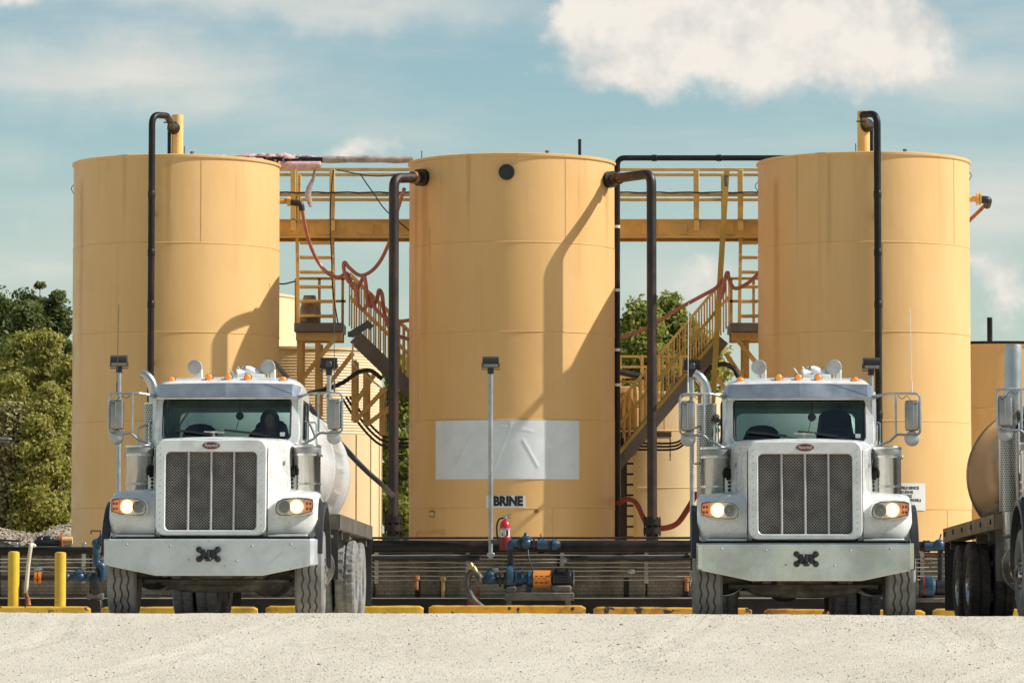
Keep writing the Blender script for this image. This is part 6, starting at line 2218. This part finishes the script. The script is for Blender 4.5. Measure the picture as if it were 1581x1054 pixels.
    part('drive_axle', MB().cyl((-.9, 7.05, .52), (.9, 7.05, .52), .09, 14).ball((0, 7.05, .52), .24, 14, 8), 'chassis', ch)
    part('drive_axle', MB().cyl((-.9, 8.42, .52), (.9, 8.42, .52), .09, 14).ball((0, 8.42, .52), .24, 14, 8), 'chassis', ch)
    # ---- side gear
    for s in (-1, 1):
        ft = part('fuel_tank', MB().lathe([(.01, 0), (.27, .0), (.295, .03), (.30, .06), (.30, 1.44), (.295, 1.47), (.27, 1.50), (.01, 1.5)], (s * .90, 2.0, .64), (0, 1, 0), 32), 'black_plastic', t)
        for q in (.3, 1.1):
            part('tank_strap', MB().lathe([(.298, q), (.308, q), (.308, q + .08), (.298, q + .08)], (s * .90, 2.0, .64), (0, 1, 0), 32, caps=False), 'stainless', ft)
        part('step', MB().bx(s * .92, s * 1.22, 1.9, 2.9, .985, 1.02, .008, 1).bx(s * .95, s * 1.20, 1.85, 2.4, .40, .44, .008, 1).bx(s * 1.16, s * 1.2, 1.9, 1.96, .42, 1.0), 'tray_steel', t)
        part('splash_plate', MB().add([(s * 1.02, 1.78, .50), (s * 1.22, 1.82, .50), (s * 1.22, 1.80, .78), (s * 1.05, 1.76, 1.0), (s * 1.02, 1.74, .50), (s * 1.22, 1.78, .50), (s * 1.22, 1.76, .78), (s * 1.05, 1.72, 1.0)], [(0, 1, 2, 3), (7, 6, 5, 4), (0, 4, 5, 1), (1, 5, 6, 2), (2, 6, 7, 3), (3, 7, 4, 0)]), 'tray_steel', t)
        # deck tray alongside the barrel
        mb = MB().bx(s * (bh - .26), s * bh, 3.62, 9.95, 1.115, 1.13).bx(s * (bh - .013), s * bh, 3.62, 9.95, 1.13, 1.30).bx(s * (bh - .26), s * bh, 3.62, 3.64, 1.13, 1.30).bx(s * (bh - .26), s * bh, 9.93, 9.95, 1.13, 1.30).bx(s * (bh - .26), s * (bh - .245), 3.64, 9.93, 1.13, 1.27)
        tr = part('deck_tray', mb, tray_mat, t)
        if third:
            for k in range(6):
                part('tray_light', MB().lathe([(.035, 0), (.035, .012), (.025, .016), (.001, .017)], (s * (bh + .001), 3.95 + 1.14 * k, 1.215), (s, 0, 0), 14), 'rust_pipe', tr)
        part('mud_panel', MB().bx(s * .62, s * (bh - .025), 3.66, 3.69, .48, 1.11), 'black_plastic' if not third else 'tray_steel', t)
        part('mud_flap', MB().bx(s * .62, s * (bh - .005), 9.80, 9.82, .16, 1.11), 'black_plastic', t)
        for yb in (4.6, 6.0, 9.3):
            part('tray_brace', MB().bx(s * .45, s * (bh - .045), yb, yb + .1, 1.0, 1.11), 'chassis', t)
        mb = MB().tube(bend([(s * .95, 3.9, 1.1), (s * 1.02, 3.9, .95), (s * 1.02, 3.95, .5)], .08, 5), .05, 12)
        for q in range(4):
            mb.lathe([(.05, -.02), (.062, 0), (.05, .02)], (s * 1.02, 3.91, .88 + .03 * q), (0, 0, 1), 12)
        part('side_pipe', mb, 'mirror_back', t)
    # ---- barrel
    Rb = .94
    prof = [(.001, 3.74), (.30, 3.755), (.60, 3.82), (.78, 3.90), (.88, 3.97), (Rb, 4.08), (Rb, 9.55), (.88, 9.66), (.78, 9.73), (.60, 9.81), (.3, 9.875), (.001, 9.89)]
    zb = 2.02
    ba = part('barrel', MB().lathe(prof, (0, 0, zb), (0, 1, 0), 72, caps=False), barrel_mat, t, ang=50)
    for y in ((4.08, 9.55) if third else (4.08, 6.8, 9.55)):
        part('barrel_band', MB().lathe([(Rb - .002, y - .04), (Rb + .012, y - .035), (Rb + .012, y + .035), (Rb - .002, y + .04)], (0, 0, zb), (0, 1, 0), 72, caps=False), barrel_mat, ba)
    part('manhole', MB().lathe([(.26, .86), (.26, 1.0), (.29, 1.0), (.29, 1.04), (.2, 1.07), (.001, 1.08)], (0, 6.8, zb), (0, 0, 1), 24), 'stainless', ba)
    part('saddle', MB().bx(-.62, .62, 4.3, 4.45, 1.09, 1.5).bx(-.62, .62, 6.7, 6.85, 1.09, 1.5).bx(-.62, .62, 9.2, 9.35, 1.09, 1.5), 'chassis', ba)
    part('sight_plate', MB().bx(.55, .70, 3.79, 3.80, 1.95, 2.10), 'mirror_back', ba)
    part('head_fitting', MB().lathe([(.07, 0), (.07, .05), (.10, .05), (.10, .08), (.001, .09)], (.30, 3.76, 1.55), (0, -1, 0), 16), 'mirror_back', ba)
    return t


def person_in(truck_loc, truck_rot, label):
    """driver: one continuous body grown along its skeleton, hood and hands separate"""
    M = Matrix.Translation(truck_loc) @ Matrix.Rotation(truck_rot[2], 4, 'Z') @ Matrix.Rotation(truck_rot[0], 4, 'X')
    o = thing('person', label, 'person', M @ Vector((.47, 2.45, 1.76)), truck_rot, world=False)
    J = [((0, .02, .02), .15), ((0, .03, .18), .15), ((0, .03, .36), .165), ((0, .01, .46), .10), ((0, -.01, .53), .062), ((0, -.03, .60), .085), ((0, -.03, .69), .098), ((0, -.02, .75), .055),
         ((-.17, 0, .42), .075), ((-.25, -.10, .22), .055), ((-.19, -.28, .30), .042), ((-.16, -.34, .36), .036),
         ((.17, 0, .42), .075), ((.25, -.10, .22), .055), ((.19, -.28, .30), .042), ((.16, -.34, .36), .036),
         ((-.12, -.20, .02), .095), ((-.14, -.45, .03), .07), ((-.14, -.50, -.30), .055), ((.12, -.20, .02), .095), ((.14, -.45, .03), .07), ((.14, -.50, -.30), .055)]
    E = [(0, 1), (1, 2), (2, 3), (3, 4), (4, 5), (5, 6), (6, 7), (2, 8), (8, 9), (9, 10), (10, 11), (2, 12), (12, 13), (13, 14), (14, 15), (0, 16), (16, 17), (17, 18), (0, 19), (19, 20), (20, 21)]
    me = bpy.data.meshes.new('body')
    me.from_pydata([j[0] for j in J], E, [])
    b = link('body', me, o)
    sk = b.modifiers.new('skin', 'SKIN')
    for k, sv in enumerate(me.skin_vertices[0].data):
        sv.radius = (J[k][1], J[k][1])
        sv.use_root = k == 0
    sb = b.modifiers.new('sub', 'SUBSURF')
    sb.levels = sb.render_levels = 2
    me.materials.append(MATS['hoodie'])
    # face and hood
    fc = part('face', MB().ball((0, -.05, .645), (.072, .085, .098), 16, 12).ball((0, -.135, .635), (.014, .02, .022), 8, 6).ball((-.028, -.125, .655), (.012, .008, .007), 8, 6).ball((.028, -.125, .655), (.012, .008, .007), 8, 6).box((0, -.127, .595), (.04, .012, .008)), 'skin', o)
    L = []
    for (y, r, z) in ((-.105, .098, .645), (-.12, .115, .65), (-.06, .128, .655), (.02, .125, .655), (.09, .09, .64), (.12, .02, .62)):
        L.append([Vector((math.cos(a) * r * .92, y + .03 * math.sin(a) * 0, z + math.sin(a) * r * 1.05)) for a in np.linspace(0, 2 * math.pi, 21)[:-1]])
    part('hood', MB().loft(L, True, False, True), 'hoodie', o, ang=70)
    for s in (-1, 1):
        hand = MB().ball((s * .15, -.37, .385), (.04, .045, .03), 12, 8)
        for k in range(4):
            x = s * (.125 + .017 * k)
            hand.tube(spline([(x, -.385, .40), (x, -.425, .405), (x, -.435, .38), (x, -.41, .365)], 3), [.010 - .0004 * q for q in range(10)], 6)
        hand.tube(spline([(s * .118, -.36, .39), (s * .10, -.385, .395), (s * .105, -.41, .385)], 3), .010, 6)
        part('hand', hand, 'skin', o)


def ground_rot(th, pitch):
    # rear leans to +x by th degrees; the yard falls away towards the wall
    return (R(-pitch), 0, R(-th))


L1 = (X_(322.5, 41.6), 41.6, 0.05)
ROT1 = ground_rot(1.5, 1.1)
make_truck('white tanker truck parked at the left, driver visible behind the windshield', L1, ROT1, 'bumper_dull', 'tank_white', 'tray_steel', driver=True)
person_in(L1, ROT1, 'person in a dark hooded top at the wheel of the left truck')
L2 = (X_(1244.5, 40.6), 40.6, 0.0)
make_truck('white tanker truck with polished steel bumper in front of the right tank', L2, ground_rot(2.5, 1.1), 'bumper_metal', 'tank_white', 'tray_steel', bh=1.06)
L3 = (7.07, 40.4, 0.06)
make_truck('tanker truck cut by the right edge, only its tank, stack and rear tyres in view', L3, ground_rot(1.2, 1.4), 'bumper_metal', 'tank_polished', 'tray_tan', third=True)

# ------------------------------------------------------------------ trees
def leaf_cloud(centres, radii, per, size, seed, droop=0.0):
    g = np.random.default_rng(seed)
    k = np.repeat(np.arange(len(centres)), per)
    n = len(k)
    d = g.normal(size=(n, 3))
    d /= np.linalg.norm(d, axis=1)[:, None]
    r = g.random(n) ** .45
    pos = np.asarray(centres)[k] + d * r[:, None] * np.asarray(radii)[k]
    nrm = d * .6 + g.normal(size=(n, 3)) * .6 + np.array([0, 0, .35])
    nrm /= np.linalg.norm(nrm, axis=1)[:, None]
    a = np.cross(nrm, g.normal(size=(n, 3)))
    a /= np.linalg.norm(a, axis=1)[:, None]
    b = np.cross(nrm, a)
    s = size * (.6 + .8 * g.random(n))[:, None]
    a, b = a * s, b * s * .62
    V = np.stack([pos - a, pos + b * .9 + nrm * s * .12, pos + a, pos - b * .9 + nrm * s * .12], 1).reshape(-1, 3)
    T = np.arange(n * 4).reshape(-1, 4)
    return V, T


def tree(px, py_top, py_base, Y, width_px, label, leaf, seed, conic=False, clumps=117, per=171, size=.072, bark='bark', name='tree', base_frac=.12, group='trees behind the tanks', gap=1.0):
    g = random.Random(seed)
    base = Vector((X_(px, Y), Y, -.2))
    zt = Z_(py_top, Y)
    H = zt - base.z
    Wd = width_px * Y / F / 2
    t = thing(name, label, 'tree', base, group=group)
    mb = MB()
    lean = Vector((g.uniform(-.05, .05), g.uniform(-.05, .05), 0))
    trunk = [base + lean * (H * q / 8) + Vector((g.uniform(-.06, .06), g.uniform(-.06, .06), H * .93 * q / 8)) for q in range(9)]
    r0 = .016 * H + .03
    mb.tube(spline(trunk, 3), [r0 * (1 - .9 * i / 24) for i in range(25)], 8)
    cen, rad = [], []
    for k in range(clumps):
        h = base_frac + (1 - base_frac) * (k + .5) / clumps
        if conic:
            env = Wd * (1.06 - h) ** .62 * 1.1
        else:
            env = Wd * (math.sin(math.pi * min(1, (h - base_frac) / (1 - base_frac) * .86 + .14)) ** .55)
        a = g.uniform(0, 6.283)
        q = g.random() ** .5 * (.70 + .62 * g.random())
        c = base + lean * H * h + Vector((math.cos(a) * env * q, math.sin(a) * env * q, H * h * .965 + g.uniform(-.3, .3)))
        cen.append(tuple(c))
        s = g.uniform(.26, .66) * (.5 + .5 * Wd / 1.8) * (.75 if conic else 1.0)
        rad.append((s, s, s * g.uniform(.5, .9)))
        if k % 2 == 0:
            i = min(7, int(h * .8 * 8))
            p0 = trunk[i]
            mid = p0.lerp(c, .55) + Vector((0, 0, -.08 * H * g.random() * .3))
            mb.tube(spline([p0, mid, c], 3), [r0 * .30 * (1 - .8 * j / 6) for j in range(7)], 5)
    part('trunk', mb, bark, t, ang=80)
    V, T = leaf_cloud(cen, rad, per, size, seed)
    off = ORI[t.name]
    o = link('crown', tri_mesh('crown', V - np.array(off), T, leaf), t)
    return t


# left wood
tree(2, 456, 820, 108, 150, 'tall dark tree rising at the left edge of the picture', 'leaf_dark', 41, clumps=170, per=150)
tree(34, 476, 820, 102, 90, 'dark green tree filling the dip between the left tree tops', 'leaf_dark', 42, clumps=130, per=150)
tree(-45, 470, 830, 100, 150, 'tall dark tree at the far left edge', 'leaf_dark', 1, clumps=143, per=171)
tree(14, 466, 820, 104, 150, 'tall dark green tree, leftmost of the tops against the sky', 'leaf_dark', 2, True, clumps=156, per=148)
tree(62, 438, 820, 106, 125, 'pointed dark tree top in the middle of the left wood', 'leaf_dark', 3, True, clumps=169, per=148)
tree(100, 442, 820, 105, 115, 'dark tree top touching the edge of the left tank', 'leaf_dark', 4, True, clumps=156, per=148)
tree(150, 470, 820, 107, 120, 'dark tree hidden mostly behind the left tank', 'leaf_dark', 5, True, clumps=104, per=125)
tree(28, 510, 815, 93, 110, 'olive green birch-like tree with pale trunk at the left', 'leaf_mid', 6, size=.056, clumps=195, per=255, bark='bark_pale', base_frac=.05)
tree(78, 500, 812, 91, 100, 'olive green tree in front of the left wood beside the tank', 'leaf_mid', 7, size=.056, clumps=195, per=255, bark='bark_pale', base_frac=.03)
tree(-40, 560, 812, 90, 120, 'olive green bushy tree cut by the left edge', 'leaf_mid', 8, size=.056, clumps=156, per=238, base_frac=.03)
tree(110, 560, 812, 89, 80, 'leafy shrub against the left tank wall', 'leaf_mid', 9, size=.056, clumps=130, per=221, base_frac=.02)
tree(12, 630, 815, 87, 95, 'brown twiggy bush at the left above the gravel heap', 'twig_brown', 10, clumps=91, per=137, size=.06, base_frac=.02, name='bush')
tree(66, 650, 812, 86.5, 80, 'low green bush behind the gravel heap', 'leaf_mid', 21, size=.052, clumps=117, per=221, base_frac=.02, name='bush')
tree(36, 590, 812, 88.5, 110, 'fine leaved yellow-green tree low in the left wood', 'leaf_mid', 31, size=.05, clumps=150, per=240, base_frac=.02)
tree(92, 600, 812, 87.6, 90, 'fine leaved yellow-green tree low beside the left tank', 'leaf_mid', 32, size=.05, clumps=140, per=240, base_frac=.02)
# behind the right gap and the left gap
tree(985, 470, 830, 98, 150, 'round green tree between the middle tank and drop pipe', 'leaf_green', 12, clumps=169, per=194, base_frac=.10)
tree(1050, 462, 830, 101, 130, 'green tree behind the pink hose, its top beside the white whip aerial', 'leaf_green', 13, clumps=169, per=194, base_frac=.10)
tree(1105, 510, 830, 100, 120, 'green tree behind the right stair handrails', 'leaf_mid', 14, clumps=130, per=171, base_frac=.10)
tree(920, 500, 830, 103, 130, 'green tree half hidden by the right edge of the middle tank', 'leaf_green', 15, clumps=91, per=137, base_frac=.10)
tree(622, 560, 830, 92, 80, 'green tree in the gap left of the middle tank', 'leaf_green', 16, clumps=130, per=171, base_frac=.03)
tree(660, 600, 830, 94, 120, 'green tree mostly hidden behind the middle tank left side', 'leaf_green', 17, clumps=91, per=137, base_frac=.03)

# bare pale stems in the left wood
for k, (pts, lab) in enumerate(((((36, 640), (42, 670), (48, 705), (55, 730), (58, 760), (58, 810)), 'pale crooked bare stem in the left wood, the more left one'), (((62, 620), (63, 670), (64, 720), (64, 800)), 'straight pale bare stem in the left wood, near the tank'))):
    single('bare_stem', MB().tube(spline([at(a, b, 88.2) for a, b in pts], 4), [.017] * ((len(pts) - 1) * 4 + 1), 6), 'bark_pale', lab, 'stem')
# corner of a metal shed roof at the left edge
t = thing('shed_roof', 'corner of a grey metal shed roof at the left edge', 'roof', at(-20, 690, 80))
part('sheet', MB().bar(at(-120, 668, 80), at(16, 677, 80), .5, .03), 'roof_metal', t)
part('gutter', MB().bar(at(-120, 673, 79.8), at(14, 681.5, 79.8), .06, .06), 'steel_grey', t)
part('post', MB().bx(X_(-60, 80) - .06, X_(-60, 80) + .06, 80.0, 80.12, -.2, Z_(674, 80)), 'steel_grey', t)
